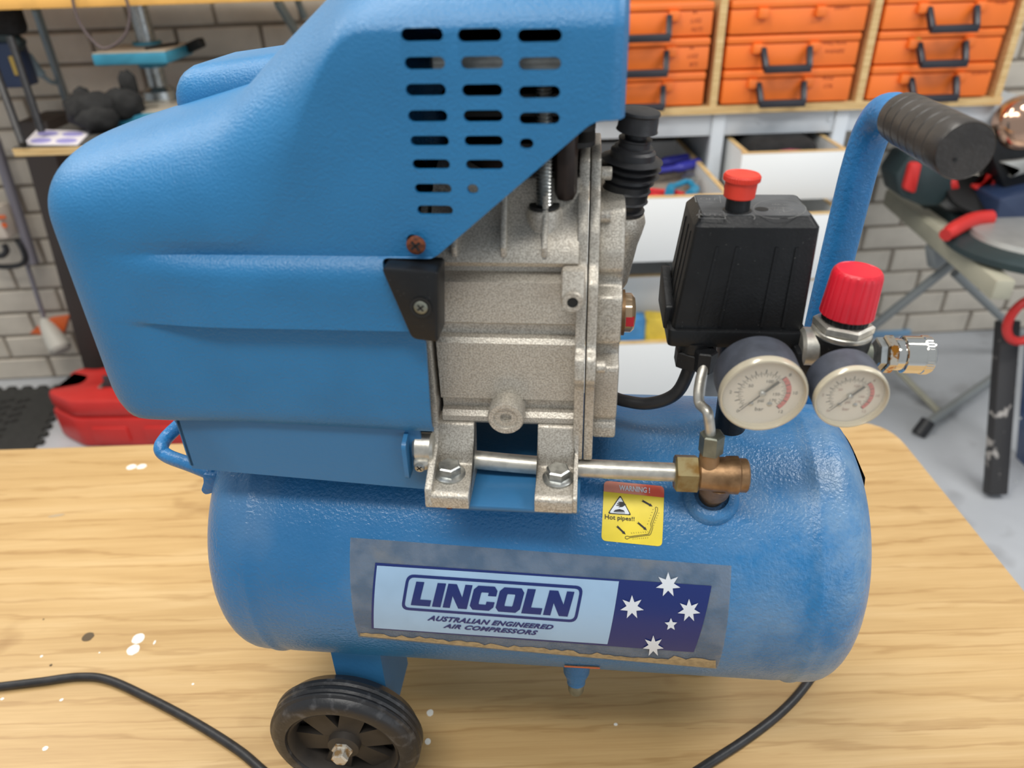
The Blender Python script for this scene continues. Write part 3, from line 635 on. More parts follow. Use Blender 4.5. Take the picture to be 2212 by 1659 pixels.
# lug with a bore
p = L(1237, 652, 'Y', -.098)
bm = bmesh.new(); box(bm, (p.x - .0075, -.0985, p.z - .004), (p.x + .0075, -.08, p.z + .0175), .003)
for v in bm.verts:
    if v.co.z > p.z + .006 and v.co.y < -.09: v.co.y += .007
lathe(bm, p + V((0, .0005, 0)), (0, -1, 0), [(.0068, 0), (.0062, .002), (.0035, .002), (.0035, -.003)], 24, cap=False); lug = obj('bored_lug', bm, CAST, cc, 35)
bm = bmesh.new(); lathe(bm, p + V((0, -.0002, 0)), (0, -1, 0), [(.0033, 0), (.0033, .0006)], 20); obj('bore', bm, DARK, lug)
# drain boss
p = L(1092, 906, 'Y', -.098)
bm = bmesh.new(); lathe(bm, V((p.x, -.078, p.z)), (0, -1, 0), [(.0125, 0), (.0128, .018), (.0118, .020), (.0085, .020), (.0080, .0185), (.0040, .0185), (.0036, .015), (0, .015)], 36); obj('drain_boss', bm, CAST, cc, 35)
# feet and bolts
for x0_, x1_, bx in ((-.0605, -.034, -.0498), (.0115, .0375, .0268)):
    bm = bmesh.new(); prism(bm, rnd([(-.074, .405), (-.086, .402), (-.0935, .384), (-.0955, .3735), (-.124, .3715), (-.1275, .3690), (-.1275, .3592), (-.085, .3592), (-.076, .39)], [.001, .002, .003, .003, .002, .0015, .0005, .001, .001]), 'x', x0_, x1_, .0006); ft = obj('foot', bm, CAST, cc, 30)
    c = V((bx, -.1065, .3722))
    bm = bmesh.new(); lathe(bm, c, (0, 0, 1), [(.0110, 0), (.0110, .0014), (.0082, .0028)], 32); bo = obj('mounting_bolt', bm, STEEL, AC, 40)
    bm = bmesh.new(); hexn(bm, c + V((0, 0, .002)), c + V((0, 0, .0092)), .0085, rot=.3); obj('hex_head', bm, STEEL, bo, 25)
    bm = bmesh.new(); cyl(bm, (bx + .0, -.117, .3515), (bx + .0, -.117, .3555), .0030, 12); obj('bolt_end', bm, RUST, bo)
bm = bmesh.new(); prism(bm, rnd([(-.084, .42), (-.0915, .40), (-.094, .385), (-.128, .372), (-.128, .3592), (-.085, .3592), (-.07, .39)], .002), 'x', .0375, .0405, .0006); obj('right_web', bm, CAST, cc, 30)
# ---- cylinder, studs and head under the cover
bm = bmesh.new(); cyl(bm, (.0, .0, .555), (.0, .0, .60), .046, 40); cyb = obj('cylinder', bm, BROWN, AC)
for k in range(7):
    bm = bmesh.new(); z = .586 + k * .0095; prism(bm, rnd([(-.048, -.055), (.046, -.055), (.046, .055), (-.048, .055)], .012), 'z', z, z + .003); obj('cooling_fin', bm, DARK, cyb)
bm = bmesh.new(); box(bm, (-.05, -.058, .652), (.05, .058, .69), .006); obj('cylinder_head', bm, DARK, cyb)
bm = bmesh.new(); cyl(bm, (-.045, -.078, .6385), (.038, -.078, .6385), .0105, 24, bev=.002); obj('muffler_tube', bm, ALU, AC)
sp = L(1176, 440, 'Y', -.062)
bm = bmesh.new(); lathe(bm, (sp.x, -.062, sp.z), (0, 0, 1), sum([[(.0052, k * .0022), (.0041, k * .0022 + .0011)] for k in range(41)], []), 20); stud = obj('threaded_stud', bm, STEEL, AC, 30)
bm = bmesh.new(); lathe(bm, (sp.x, -.062, sp.z - .024), (0, 0, 1), [(.011, 0), (.0115, .018), (.0105, .0215), (.006, .022)], 28); obj('stud_boss', bm, CAST, cc, 35)
bm = bmesh.new(); lathe(bm, (sp.x, -.062, sp.z - .002), (0, 0, 1), [(.0095, 0), (.0095, .0014), (.005, .0014)], 28); obj('washer', bm, DARK, stud)
bm = bmesh.new(); box(bm, (sp.x + .006, -.06, .553), (sp.x + .020, -.02, .60), .006); obj('bearing_cap', bm, BROWN, cyb)
# ---- oil breather: cast spout and black bellows
fb = L(1345, 458, 'Y', -.02); fd = (L(1381, 252, 'Y', -.024) - fb).normalized()
bm = bmesh.new(); lathe(bm, fb - fd * .001, -fd, [(.0105, -.002), (.0148, -.001), (.0165, .004), (.0155, .012), (.014, .02), (.012, .05), (.008, .06)], 36); obj('breather_spout', bm, CAST, ecv, 35)
fl = (L(1381, 252, 'Y', -.024) - fb).length; s_ = fl / .068
bp = [(.0085, -.003), (.0085, .001), (.0142, .0015), (.0145, .0035), (.0115, .0045), (.0132, .0095), (.0146, .0108), (.0138, .0122), (.0140, .018), (.0152, .019), (.0143, .0205), (.0143, .0245), (.0162, .0258), (.0143, .0270), (.0138, .0305), (.0186, .0315), (.0139, .0335), (.0139, .0360), (.0190, .0370), (.0140, .0390), (.0140, .0412), (.0192, .0420), (.0140, .0440), (.0138, .0485), (.0126, .0500), (.0126, .0515), (.0104, .0520), (.0103, .0560), (.0108, .0566), (.0108, .0578), (.0070, .0582), (.0070, .0640)]
bm = bmesh.new(); lathe(bm, fb, fd, [(r * (1.06 if .004 < h < .05 else 1), h * s_ * .93) for r, h in bp], 40); bel = obj('breather_bellows', bm, RUB, AC, 30)
tp = fb + fd * (.0625 * s_ * .93); bm = bmesh.new(); lathe(bm, tp, fd, [(.0122, 0), (.0134, .0007), (.0128, .0022), (.0124, .0105), (.0132, .0116), (.0126, .0130), (.0095, .0134)], 36); obj('breather_cap', bm, RUB, bel, 35)
# ---- delivery pipe, nuts, check valve, unloader pipe
PY, PZ = -.0865, .3665
bm = bmesh.new(); tube(bm, catmull([(-.075, PY + .004, PZ + .006), (-.03, PY, PZ + .004), (.03, PY, PZ + .0005), (.112, PY, PZ - .0005)], 6), .0068, 20); dp = obj('delivery_pipe', bm, ALU, AC, 50)
p = L(910, 980, 'Y', -.104)
bm = bmesh.new(); cyl(bm, (p.x - .0065, -.096, p.z), (p.x + .008, -.096, p.z), .0105, 28, bev=.002); clm = obj('pipe_clamp', bm, ALU, AC, 40)
bm = bmesh.new(); box(bm, (p.x - .006, -.109, p.z - .012), (p.x + .006, -.095, p.z - .003), .003); obj('clamp_tab', bm, ALU, clm, 40)
cross_screw('clamp_screw', (p.x - .001, -.109, p.z - .0085), (0, -1, 0), .0038, .0012, STEEL, clm)
bm = bmesh.new(); prism(bm, rnd([(-.112, p.z - .018), (-.112, p.z + .012), (-.098, p.z + .016), (-.098, p.z - .018)], .004), 'x', p.x - .0115, p.x - .0085); obj('pipe_tab', bm, PAINTB, sup)
va = L(1456, 1022, 'Y', PY); vb = L(1507, 1026, 'Y', PY); VZ = .3655
bm = bmesh.new(); hexn(bm, (va.x, PY, VZ), (vb.x, PY, VZ), .0142, .0012, rot=PI / 6); obj('pipe_nut', bm, NUTB, dp, 25)
vx = .1412
bm = bmesh.new(); lathe(bm, (vb.x - .001, PY, VZ), (1, 0, 0), [(.0095, 0), (.0115, .002), (.0125, .012), (.0128, .020), (.0135, .021), (.0138, .0285), (.0122, .0295), (.0122, .0345), (.0112, .0355)], 36); cv = obj('check_valve', bm, BRASS, AC, 35)
bm = bmesh.new(); lathe(bm, (vx, PY, VZ - .004), -n1, [(.0115, 0), (.0115, .02), (.0095, .022), (.0095, .04)], 32); obj('valve_stem', bm, BRASS, cv, 35)
ux = L(1535, 975, 'Y', PY).x
bm = bmesh.new(); lathe(bm, (ux, PY, VZ + .004), (-.03, 0, 1), [(.0085, 0), (.0072, .010), (.0068, .016)], 28); obj('valve_branch', bm, BRASS, cv, 35)
z0 = L(1535, 975, 'Y', PY).z; z1 = L(1536, 936, 'Y', PY).z
bm = bmesh.new(); hexn(bm, (ux, PY, z0 - .001), (ux - .0004, PY, z1), .0085, .0008, rot=.25); obj('branch_nut', bm, GREYNUT, cv, 25)
pts = [L(1535, 940, 'Y', PY), L(1531, 905, 'Y', PY), L(1527, 888, 'Y', PY + .002), L(1512, 873, 'Y', PY + .01), L(1509, 850, 'Y', PY + .014), L(1513, 820, 'Y', PY + .020), L(1521, 790, 'Y', PY + .026), L(1523, 765, 'Y', PY + .03)]
bm = bmesh.new(); tube(bm, catmull(pts, 6), .0037, 16); obj('unloader_pipe', bm, ALU, AC, 50)
p = L(1523, 778, 'Y', PY + .03); bm = bmesh.new(); hexn(bm, p + V((0, 0, -.008)), p + V((0, 0, .008)), .0082, rot=.3); obj('unloader_nut', bm, BLK, AC, 25)
# ---- pressure switch
YF = -.052
c = [L(1502, 488, 'Y', YF), L(1774, 497, 'Y', YF), L(1733, 722, 'Y', YF), L(1452, 709, 'Y', YF)]
ztop = (c[0].z + c[1].z) / 2; zbt = (c[2].z + c[3].z) / 2; DEP = .060; T_ = ztop + .0055
bm = bmesh.new()
def ringv(z, xl, xr, yf, yb): return [bm.verts.new(q) for q in ((xl, yf, z), (xr, yf, z), (xr, yb, z), (xl, yb, z))]
xa, xb = c[0].x, c[1].x; xc, xd = c[3].x, c[2].x
tpz = [(zbt - .012, xc, xd, YF, YF + DEP), (zbt, xc, xd, YF, YF + DEP), (ztop, xa, xb, YF + .001, YF + DEP - .004), (T_, xa + .0045, xb - .0045, YF + .0065, YF + DEP - .008)]
rg = [ringv(*t) for t in tpz]
for A_, B_ in zip(rg, rg[1:]):
    for i in range(4): bm.faces.new((A_[i], A_[(i + 1) % 4], B_[(i + 1) % 4], B_[i]))
bm.faces.new(rg[0][::-1]); bm.faces.new(rg[-1])
bmesh.ops.recalc_face_normals(bm, faces=bm.faces[:])
ve = [e for e in bm.edges if abs(e.verts[0].co.z - e.verts[1].co.z) > .002]
bmesh.ops.bevel(bm, geom=ve, offset=.0035, segments=3, affect='EDGES', profile=.5)
sw = obj('pressure_switch', bm, BLK, AC, 25)
bm = bmesh.new(); prism(bm, rnd([(xa + .0052, YF + .0072), (xb - .0052, YF + .0072), (xb - .0052, YF + DEP - .0087), (xa + .0052, YF + DEP - .0087)], .003), 'z', T_ - .001, T_ + .0002); obj('lid_face', bm, BLKD, sw, 0)
for u in (.20, .36, .68, .84):
    bm = bmesh.new(); x_t = xa + (xb - xa) * u; x_b = xc + (xd - xc) * u
    q = [(x_t - .0009, YF + .0006, ztop - .013), (x_t + .0009, YF + .0006, ztop - .013), (x_b + .0009, YF - .0006, zbt + .004), (x_b - .0009, YF - .0006, zbt + .004)]
    vs = [bm.verts.new(V(k) + V((0, d_, 0))) for d_ in (-.0005, .004) for k in q]; bm.faces.new(vs[:4]); bm.faces.new(vs[4:][::-1])
    for i in range(4): bm.faces.new((vs[i], vs[(i + 1) % 4], vs[4 + (i + 1) % 4], vs[4 + i]))
    obj('cover_rib', bm, BLK, sw, 20)
for k_ in (.2, .42, .68):
    bm = bmesh.new(); yv = YF + DEP * k_; box(bm, (xa - .0006, yv - .0008, zbt), (xa + .006, yv + .0008, ztop - .006))
    for v in bm.verts: v.co.x += (ztop - v.co.z) / (ztop - zbt) * (xc - xa)
    obj('side_rib', bm, BLK, sw, 20)
# top face print
def on_top(px, py): p = L(px, py, 'Z', T_ + .0003); return p
bm = bmesh.new()
TOPM = M('dusty raised print', (112, 113, 112), .7)
def outline(ps, wd=.0006, close=True):
    ps = [on_top(*p) for p in ps]; n = len(ps)
    for i in range(n if close else n - 1):
        a, b = ps[i], ps[(i + 1) % n]; d = (b - a).normalized(); m = V((-d.y, d.x, 0)) * wd / 2
        poly(bm, [a + m, b + m, b - m, a - m])
def z7(x, y): return (1440 + x / 6.144, 360 + y / 6.144)
outline([z7(370, 378), z7(705, 388), z7(718, 482), z7(390, 470)]); outline([z7(435, 575), z7(755, 592), z7(782, 690), z7(430, 680)]); outline([z7(950, 640), z7(1130, 632), z7(1175, 670), z7(1160, 700)], close=False)
ov = [z7(1500 + 350 * math.cos(t * PI / 20), 560 - 130 * math.sin(t * PI / 20)) for t in range(-10, 33)]
outline(ov, .0005, False)
outline([z7(1540, 535), z7(1690, 575), z7(1560, 605)])
ca = on_top(*z7(1500, 560)); ex_ = (on_top(*z7(1700, 567)) - on_top(*z7(1300, 553))).normalized(); ey_ = V((-ex_.y, ex_.x, 0))
for s, u0_, v0_, sz in (('16A 250V~', .004, .0085, .0036), ('Pmax.8-10', .006, -.0085, .0034), ('20A 240V', -.004, -.002, .0032), ('max 230', -.002, .002, .003)):
    text_into(bm, s, sz, lambda a, b: ca + ex_ * (a + u0_) + ey_ * (b + v0_))
for s, pp in (('OFF', z7(560, 430)), ('AUTO', z7(600, 640))):
    q0 = on_top(*pp); text_into(bm, s, .007, lambda a, b: q0 + ex_ * a + ey_ * b)
obj('raised_print', bm, TOPM, sw, 0, recalc=False)
p = on_top(*z7(1262, 563)); bm = bmesh.new(); lathe(bm, p + V((0, 0, -.001)), (0, 0, 1), [(.0042, 0), (.0042, .0011)], 24); obj('access_hole', bm, DARK, sw, 0)
p = on_top(*z7(935, 578)); bm = bmesh.new(); lathe(bm, p - V((0, 0, .003)), (0, 0, 1), [(.0100, 0), (.0092, .0032), (.0078, .0036), (.0076, .016)], 32); stm = obj('button_stem', bm, BLK, sw, 40)
lean = V((.03, 0, 1))
bm = bmesh.new(); lathe(bm, p + V((0, 0, .0085)), lean, [(.0088, 0), (.0098, .0008), (.0102, .0105), (.0112, .0112)], 40); kn = obj('button_cap', bm, REDB, sw, 40)
bm = bmesh.new(); lathe(bm, p + V((.0003, 0, .0192)), lean, [(.0106, 0), (.0114, .0004), (.0115, .0032), (.0106, .0046), (.0092, .0047), (.0088, .0043), (0, .0040)], 96, mod=lambda t, i: 1 + (.022 * (1 if math.cos(48 * t) > 0 else -1) if i in (1, 2) else 0)); obj('button_rim', bm, REDB, kn, 25)
# base tray of the switch with cable glands
bm = bmesh.new(); d1 = L(1449, 748, 'Y', YF - .003); d2 = L(1739, 757, 'Y', YF - .003); zt_, zb_ = zbt + .001, (d1.z + d2.z) / 2
prism(bm, rnd([(xc - .0025, YF - .003), (xd + .003, YF - .003), (xd + .003, YF + DEP + .002), (xc - .0025, YF + DEP + .002)], .005, 5), 'z', zb_, zt_, .0012); base = obj('switch_base', bm, BLK, AC, 35)
bm = bmesh.new(); prism(bm, rnd([(YF + .012, zbt - .006), (YF + .012, zbt + .012), (YF + DEP, zbt + .024), (YF + DEP, zbt - .006)], .003), 'x', xc - .0045, xc + .002, .001); obj('side_flange', bm, BLK, base, 35)
g = L(1497, 790, 'Y', YF + .008)
bm = bmesh.new(); lathe(bm, (g.x, g.y, zb_ + .002), (0, 0, -1), [(.0125, 0), (.012, .008), (.0105, .009)], 28); gl = obj('cable_gland', bm, BLK, base, 35)
bm = bmesh.new(); hexn(bm, (g.x - .001, g.y, zb_ - .006), (g.x - .0015, g.y, zb_ - .020), .0135, .0015); obj('gland_nut', bm, BLK, gl, 25)
# column under the switch
bm = bmesh.new(); lathe(bm, (b2.x - .012, b2.y - .02, .350), V((0, 0, 1)), [(.013, 0), (.012, .01), (.0125, .05), (.018, .07), (.02, .1)], 28); obj('switch_column', bm, BLK, base, 40)
# short motor cable from gland to crankcase
pts = [L(1490, 800, 'Y', YF + .008), L(1470, 838, 'Y', YF + .010), L(1440, 862, 'Y', YF + .013), L(1395, 872, 'Y', YF + .018), L(1350, 866, 'Y', YF + .024), L(1325, 858, 'Y', YF + .03), L(1290, 845, 'Y', YF + .045)]
bm = bmesh.new(); tube(bm, catmull([V((g.x - .0012, g.y, zb_ - .018))] + pts[1:], 8), .0048, 16); obj('motor_cable', bm, RUB, AC, 50)
# ---- gauges
def gauge(cx_, cz_, yf, r, back, fade):
    n = V((0.02, -1, -.055)).normalized(); ex = V((1, .02, 0)).normalized(); ez = ex.cross(-n).normalized() * -1
    if ez.z < 0: ez = -ez
    C0 = V((cx_, yf, cz_)); k = r / .027
    bm = bmesh.new(); lathe(bm, C0 - n * (.030 * k), n, [(.0235 * k, 0), (.0262 * k, .001), (.0266 * k, .004), (.0262 * k, .0245 * k), (.024 * k, .0245 * k)], 56); G = obj('pressure_gauge', bm, GCASE, AC, 35)
    bm = bmesh.new(); lathe(bm, C0 - n * (.0055 * k), n, [(.0262 * k, 0), (.027 * k, .001 * k), (.027 * k, .0045 * k), (.0264 * k, .0062 * k), (.0254 * k, .0064 * k), (.0247 * k, .0052 * k), (.0245 * k, .001 * k)], 64, cap=False); obj('bezel', bm, BEZEL, G, 35)
    D = C0 - n * .004
    def fp(u, v, h=0.0): return D + ex * u * k + ez * v * k + n * h
    bm = bmesh.new(); bm.faces.new([bm.verts.new(fp(.0248 * math.cos(t * PI / 32), .0248 * math.sin(t * PI / 32))) for t in range(64)]); lathe(bm, fp(0, 0, .0), n, [(.0248 * k, 0), (.0248 * k, -.001)], 48, cap=False); obj('dial', bm, CREAM, G, 0)
    ang = lambda bar: math.radians(225 - 22.5 * bar)
    def pol(rr_, t): rr_ *= 1.08; return (rr_ * math.cos(t), rr_ * math.sin(t))
    def bar_(bm, t, ra, rb, wd, h=.0002):
        ra *= 1.08; rb *= 1.08; wd *= 1.25; c_, s_ = math.cos(t), math.sin(t); poly(bm, [fp(ra * c_ - wd * s_, ra * s_ + wd * c_, h), fp(rb * c_ - wd * s_, rb * s_ + wd * c_, h), fp(rb * c_ + wd * s_, rb * s_ - wd * c_, h), fp(ra * c_ + wd * s_, ra * s_ - wd * c_, h)])
    def arc(bm, ra, rb, b0, b1, h=.0002, m=40):
        for q in range(m):
            t0, t1 = ang(b0 + (b1 - b0) * q / m), ang(b0 + (b1 - b0) * (q + 1) / m)
            poly(bm, [fp(*pol(ra, t0), h), fp(*pol(rb, t0), h), fp(*pol(rb, t1), h), fp(*pol(ra, t1), h)])
    bm = bmesh.new(); arc(bm, .0133, .01345, 0, 12); arc(bm, .0127, .0128, 0, 11.8)
    for q in range(25): bar_(bm, ang(q / 2), .0134, .0160 if q % 2 == 0 else .0149, .00022 if q % 2 == 0 else .0001)
    for q in range(35): bar_(bm, ang(q * 5 / 14.504), .0127, .0108 if q % 2 == 0 else .0117, .0001)
    obj('scale_marks', bm, INK, G, 0, recalc=False)
    bm = bmesh.new(); arc(bm, .01345, .0162, 8, 12, .00015); obj('red_sector', bm, INKR, G, 0, recalc=False)
    bm = bmesh.new()
    for s, b_, rr_, sz in (('0', -.15, .0182, .0034), ('2', 2, .0180, .0034), ('8', 8.1, .0184, .0034), ('10', 10, .0184, .0034), ('12', 12.1, .0184, .0034), ('50', 3.45, .0086, .0032), ('100', 6.9, .0083, .0032), ('150', 10.35, .0080, .0032), ('170', 11.75, .0086, .0032)):
        u0_, v0_ = pol(rr_, ang(b_)); text_into(bm, s, sz, lambda a, b: fp(u0_ + a, v0_ + b, .0002))
    text_into(bm, 'bar', .0042, lambda a, b: fp(a, b - .0128, .0002)); text_into(bm, 'psi', .0036, lambda a, b: fp(a, b - .0062, .0002)); obj('numerals', bm, INKP if fade else INK, G, 0, recalc=False)
    for u in (-.0058, .0058):
        bm = bmesh.new(); lathe(bm, fp(u, -.0088), n, [(.0017 * k, 0), (.0017 * k, .0003), (.0008 * k, .0006), (0, .0006)], 20); obj('dial_screw', bm, STEEL, G, 40)
    t = ang(-.12); c_, s_ = math.cos(t), math.sin(t); bm = bmesh.new()
    tip = [(-.0130, .00075), (-.0055, .0005), (.0, .00055), (.0188, .00015), (.0188, -.00015), (.0, -.00055), (-.0055, -.0005), (-.0130, -.00075)]
    tip[0] = (-.0125, .0011); tip[-1] = (-.0125, -.0011); tip[1] = (-.004, .0009); tip[-2] = (-.004, -.0009)
    vs = [[bm.verts.new(fp(a * c_ - b * s_, a * s_ + b * c_, h)) for a, b in tip] for h in (.0012, .0015)]
    bm.faces.new(vs[0][::-1]); bm.faces.new(vs[1])
    for i in range(8): bm.faces.new((vs[0][i], vs[0][(i + 1) % 8], vs[1][(i + 1) % 8], vs[1][i]))
    nd = obj('needle', bm, INK, G, 0)
    bm = bmesh.new(); lathe(bm, fp(0, 0, .0003), n, [(.0022 * k, 0), (.0022 * k, .0016), (.0018 * k, .0021), (0, .0022)], 28); obj('needle_hub', bm, STEEL, G, 40)
    bm = bmesh.new(); lathe(bm, C0 - n * .0012, n, [(.0249 * k, 0), (.0249 * k, .0004), (0, .0006)], 48); obj('lens', bm, GLASS, G, 40)
    bm = bmesh.new(); cyl(bm, C0 - n * .03 * k, V((cx_, back, cz_ + .002)), .0065, 20); obj('gauge_stem', bm, BRASS, G)
gauge(.1551, .4470, -.110, .0272, -.03, False)
gauge(.2082, .4467, -.110, .0225, -.03, True)
# ---- regulator
RY = -.055
ra_ = L(1812, 735, 'Y', RY); rx, rz = ra_.x, ra_.z; k1 = L(1815, 697, 'Y', RY); kt = L(1838, 600, 'Y', RY)
rdir = V((.045, 0, 1)).normalized()
ob = V((rx, RY, rz))
bm = bmesh.new(); lathe(bm, ob - rdir * .012, rdir, [(.0165, 0), (.0185, .003), (.0195, .010), (.0195, .0175), (.0185, .0185)], 44); rg_ = obj('regulator', bm, BLK, AC, 35)
bm = bmesh.new(); lathe(bm, ob + rdir * .0055, rdir, [(.0188, 0), (.0192, .0008), (.0192, .003), (.0186, .0036)], 44); obj('regulator_ring', bm, ALU, rg_, 35)
bm = bmesh.new(); hexn(bm, ob + rdir * .0085, ob + rdir * .0150, .0195, .0012, rot=.2); obj('regulator_nut', bm, ALU, rg_, 25)
bm = bmesh.new(); lathe(bm, ob + rdir * .0145, rdir, [(.0140, 0), (.0146, .001), (.0146, .006), (.014, .007)], 72, mod=lambda t, i: 1 + .02 * (1 if math.cos(30 * t) > 0 else -1)); obj('regulator_collar', bm, BLK, rg_, 25)
bm = bmesh.new(); lathe(bm, ob + rdir * .0195, rdir, [(.0160, 0), (.0172, .0008), (.0170, .004), (.0158, .0275), (.0150, .0302), (.0136, .0318), (.0128, .0320), (.0124, .0317), (0, .0317)], 120, mod=lambda t, i: 1 - (.035 * (1 if math.cos(22 * t) > .75 else 0) if i in (1, 2, 3) else 0)); obj('regulator_knob', bm, RED, rg_, 25)
bm = bmesh.new(); box(bm, (xd - .006, RY - .012, rz - .024), (rx, RY + .014, rz - .004), .003); obj('manifold', bm, BLK, rg_, 35)
bm = bmesh.new(); lathe(bm, (xd - .002, RY, rz - .006), (1, 0, 0), [(.012, 0), (.014, .002), (.014, .010), (.012, .012)], 28); obj('manifold_collar', bm, ALU, rg_, 35)
cx0 = rx + .016; cz_ = L(1925, 765, 'Y', RY).z
bm = bmesh.new(); cyl(bm, (cx0 - .01, RY, cz_), (cx0 + .006, RY, cz_), .0075, 24); cp_ = obj('outlet_coupler', bm, GREYNUT, AC)
x_ = [L(q, 768, 'Y', RY).x for q in (1888, 1906, 1928, 1944, 1985, 2006)]
bm = bmesh.new(); hexn(bm, (x_[0], RY, cz_), (x_[1], RY, cz_), .0112, rot=.1); obj('coupler_nut', bm, STEEL, cp_, 25)
bm = bmesh.new(); hexn(bm, (x_[1], RY, cz_), (x_[2], RY, cz_), .0128, rot=.1); obj('rusty_nut', bm, RUSTYNUT, cp_, 25)
bm = bmesh.new(); lathe(bm, (x_[2], RY, cz_), (1, 0, 0), [(.0105, 0), (.0108, .001), (.0108, x_[3] - x_[2])], 36); obj('coupler_neck', bm, CHROME, cp_, 35)
ln = x_[4] - x_[3]
bm = bmesh.new(); lathe(bm, (x_[3], RY, cz_), (1, 0, 0), [(.0112, 0), (.0126, .0008), (.0127, ln)], 48); obj('coupler_sleeve', bm, CHROME, cp_, 35)
bm = bmesh.new(); lathe(bm, (x_[4], RY, cz_), (1, 0, 0), [(.0128, 0), (.0131, .0005), (.0131, .0045), (.0122, .0055), (.0122, x_[5] - x_[4]), (.0112, x_[5] - x_[4] + .0006), (.0085, x_[5] - x_[4]), (.008, .002)], 96, mod=lambda t, i: 1 + (.008 * (1 if math.cos(48 * t) > 0 else -1) if i in (1, 2) else 0)); obj('knurled_ring', bm, CHROME, cp_, 30)
text_bm = bmesh.new()
# ---- handle and grip
HY = .05; hb = L(1745, 852, 'Y', HY)
hp = [V((.2365, HY, .335)), V((.2365, HY, .42)), V((.2385, HY, .52)), V((.2400, HY, .553)), V((.2410, HY - .004, .572)), V((.2418, HY - .014, .585)), V((.2424, HY - .028, .590)), V((.2430, HY - .045, .5905)), V((.2450, -.075, .5905))]
bm = bmesh.new(); tube(bm, catmull(hp, 8), .0128, 28); hd = obj('handle_tube', bm, TUBEB, AC, 50)
bm = bmesh.new(); ga = V((.2428, .004, .5905)); gb = V((.2458, -.083, .5905)); gl_ = (gb - ga).length; gp = [(.0128, 0), (.0155, .0002)]
for q in range(1, 7):
    h = gl_ * q / 7.4; gp += [(.0159, h - .0007), (.0153, h - .0002), (.0153, h + .0004), (.0159, h + .0009)]
gp += [(.0160, gl_ - .0016), (.0154, gl_), (.0150, gl_ - .0003), (0, gl_ - .0004)]
lathe(bm, ga, gb - ga, gp, 48, cap=False); grp_ = obj('grip', bm, GRIPM, hd, 25)
bm = bmesh.new(); lathe(bm, gb + V((-.0042, -.0001, -.0045)), (0, -1, 0), [(.0011, 0), (.0011, .0003)], 8); obj('grip_hole', bm, DARK, grp_, 0)
# ---- bent carrying bar at the left end
UY = -.03; pts = [L(388, 918, 'Y', UY + .03), L(360, 945, 'Y', UY + .02), L(348, 968, 'Y', UY + .005), L(362, 985, 'Y', UY), L(410, 1003, 'Y', UY - .012), L(452, 1020, 'Y', UY - .02), L(470, 1030, 'Y', UY - .02)]
bm = bmesh.new(); tube(bm, catmull(pts, 7), .0062, 16); ub = obj('lift_bar', bm, TUBEB, AC, 50)
q = [(441, 1018), (476, 1022), (474, 1050), (462, 1060), (447, 1063), (438, 1054), (444, 1036)]
bm = bmesh.new(); prism(bm, rnd([(lambda p: (p.x, p.z))(L(*a_, 'Y', UY - .024)) for a_ in q], .003), 'y', UY - .028, UY - .018, .001); obj('weld_tab', bm, TUBEB, ub, 40)

# ------------------------------------------------------------------ power cord on the table
pc = [at(px, py, 'Z', TZ + .0047) for px, py in ((-700, 1640), (-380, 1545), (-120, 1498), (0, 1483), (90, 1472), (170, 1462), (235, 1469), (330, 1512), (430, 1566), (520, 1624), (600, 1690), (760, 1790), (1000, 1850), (1250, 1810), (1420, 1720), (1530, 1650), (1610, 1598), (1680, 1545), (1730, 1494), (1765, 1440), (1775, 1380))] + [ROOT + RC @ V(p) for p in ((.240, .09, .0047), (.245, .14, .02), (.235, .16, .09), (.215, .155, .26), (.185, .08, .41), (.172, .02, .445))]
bm = bmesh.new(); tube(bm, catmull(pc, 8), .0046, 14); tag(obj('power_cord', bm, RUB, None, 50), 'black power cord lying in a loop on the oak table', 'cord')

# ------------------------------------------------------------------ room behind the table
G = TZ                                       # shorthand: heights below were measured from the table top
def wp(px, py, y): return at(px, py, 'Y', y)
def flat(px, py, z): return at(px, py, 'Z', G + z)
def bar(bm, a, b, w_, h_, bev=0.0, hint=V((0, 0, 1))):
    """rectangular bar from a to b"""
    a, b = V(a), V(b); x, y, d = basis(b - a, hint); r = Matrix((x, y, d)).transposed(); l = (b - a).length; c = (a + b) / 2
    q = bmesh.new(); box(q, (-w_ / 2, -h_ / 2, -l / 2), (w_ / 2, h_ / 2, l / 2), bev)
    me = bpy.data.meshes.new('t'); q.to_mesh(me); q.free(); me.transform(Matrix.Translation(c) @ r.to_4x4()); bm.from_mesh(me); bpy.data.meshes.remove(me)
# ---- pigeon-hole rack with nine orange cases
RYF = 1.40; rows_z = [.327, .408, .4845, .561]; cols = [(.162, .498), (.528, .862), (.893, 1.208)]
rk = thing('case_rack', 'plywood pigeonhole rack holding the orange cases above the drawers', 'rack', (.69, 1.56, G + .307))
bm = bmesh.new(); box(bm, (.128, RYF - .005, G + .307), (1.238, 1.76, G + .325)); obj('bottom_board', bm, PLY, rk, 0)
for x in (.137, .513, .8775, 1.2245):
    bm = bmesh.new(); box(bm, (x - .0085, RYF - .004, G + .325), (x + .0085, 1.75, G + .78)); obj('divider', bm, PLY, rk, 0)
bm = bmesh.new(); box(bm, (.128, 1.745, G + .325), (1.238, 1.755, G + .78)); obj('back_board', bm, DBROWN, rk, 0)
def case_handle(bm, x0, x1, z, y):
    h = .043; fwd = .03
    for x in (x0, x1): bar(bm, (x, y, z), (x + (.004 if x == x0 else -.004), y - fwd, z - h), .013, .014, .002)
    bar(bm, (x0 + .0, y - fwd, z - h), (x1 - .0, y - fwd, z - h), .016, .017, .003)
labs = {(0, 2): ('IN', 'LUGS', 'NUTS'), (1, 0): ('HOLE', 'COIL'), (1, 1): ('WALL PLUG', 'WASHERS'), (1, 2): ('LIGHTS',), (2, 2): ('FUSES',), (2, 0): ('SCREWS',), (0, 1): ('IN', 'LUGS', 'BITS')}
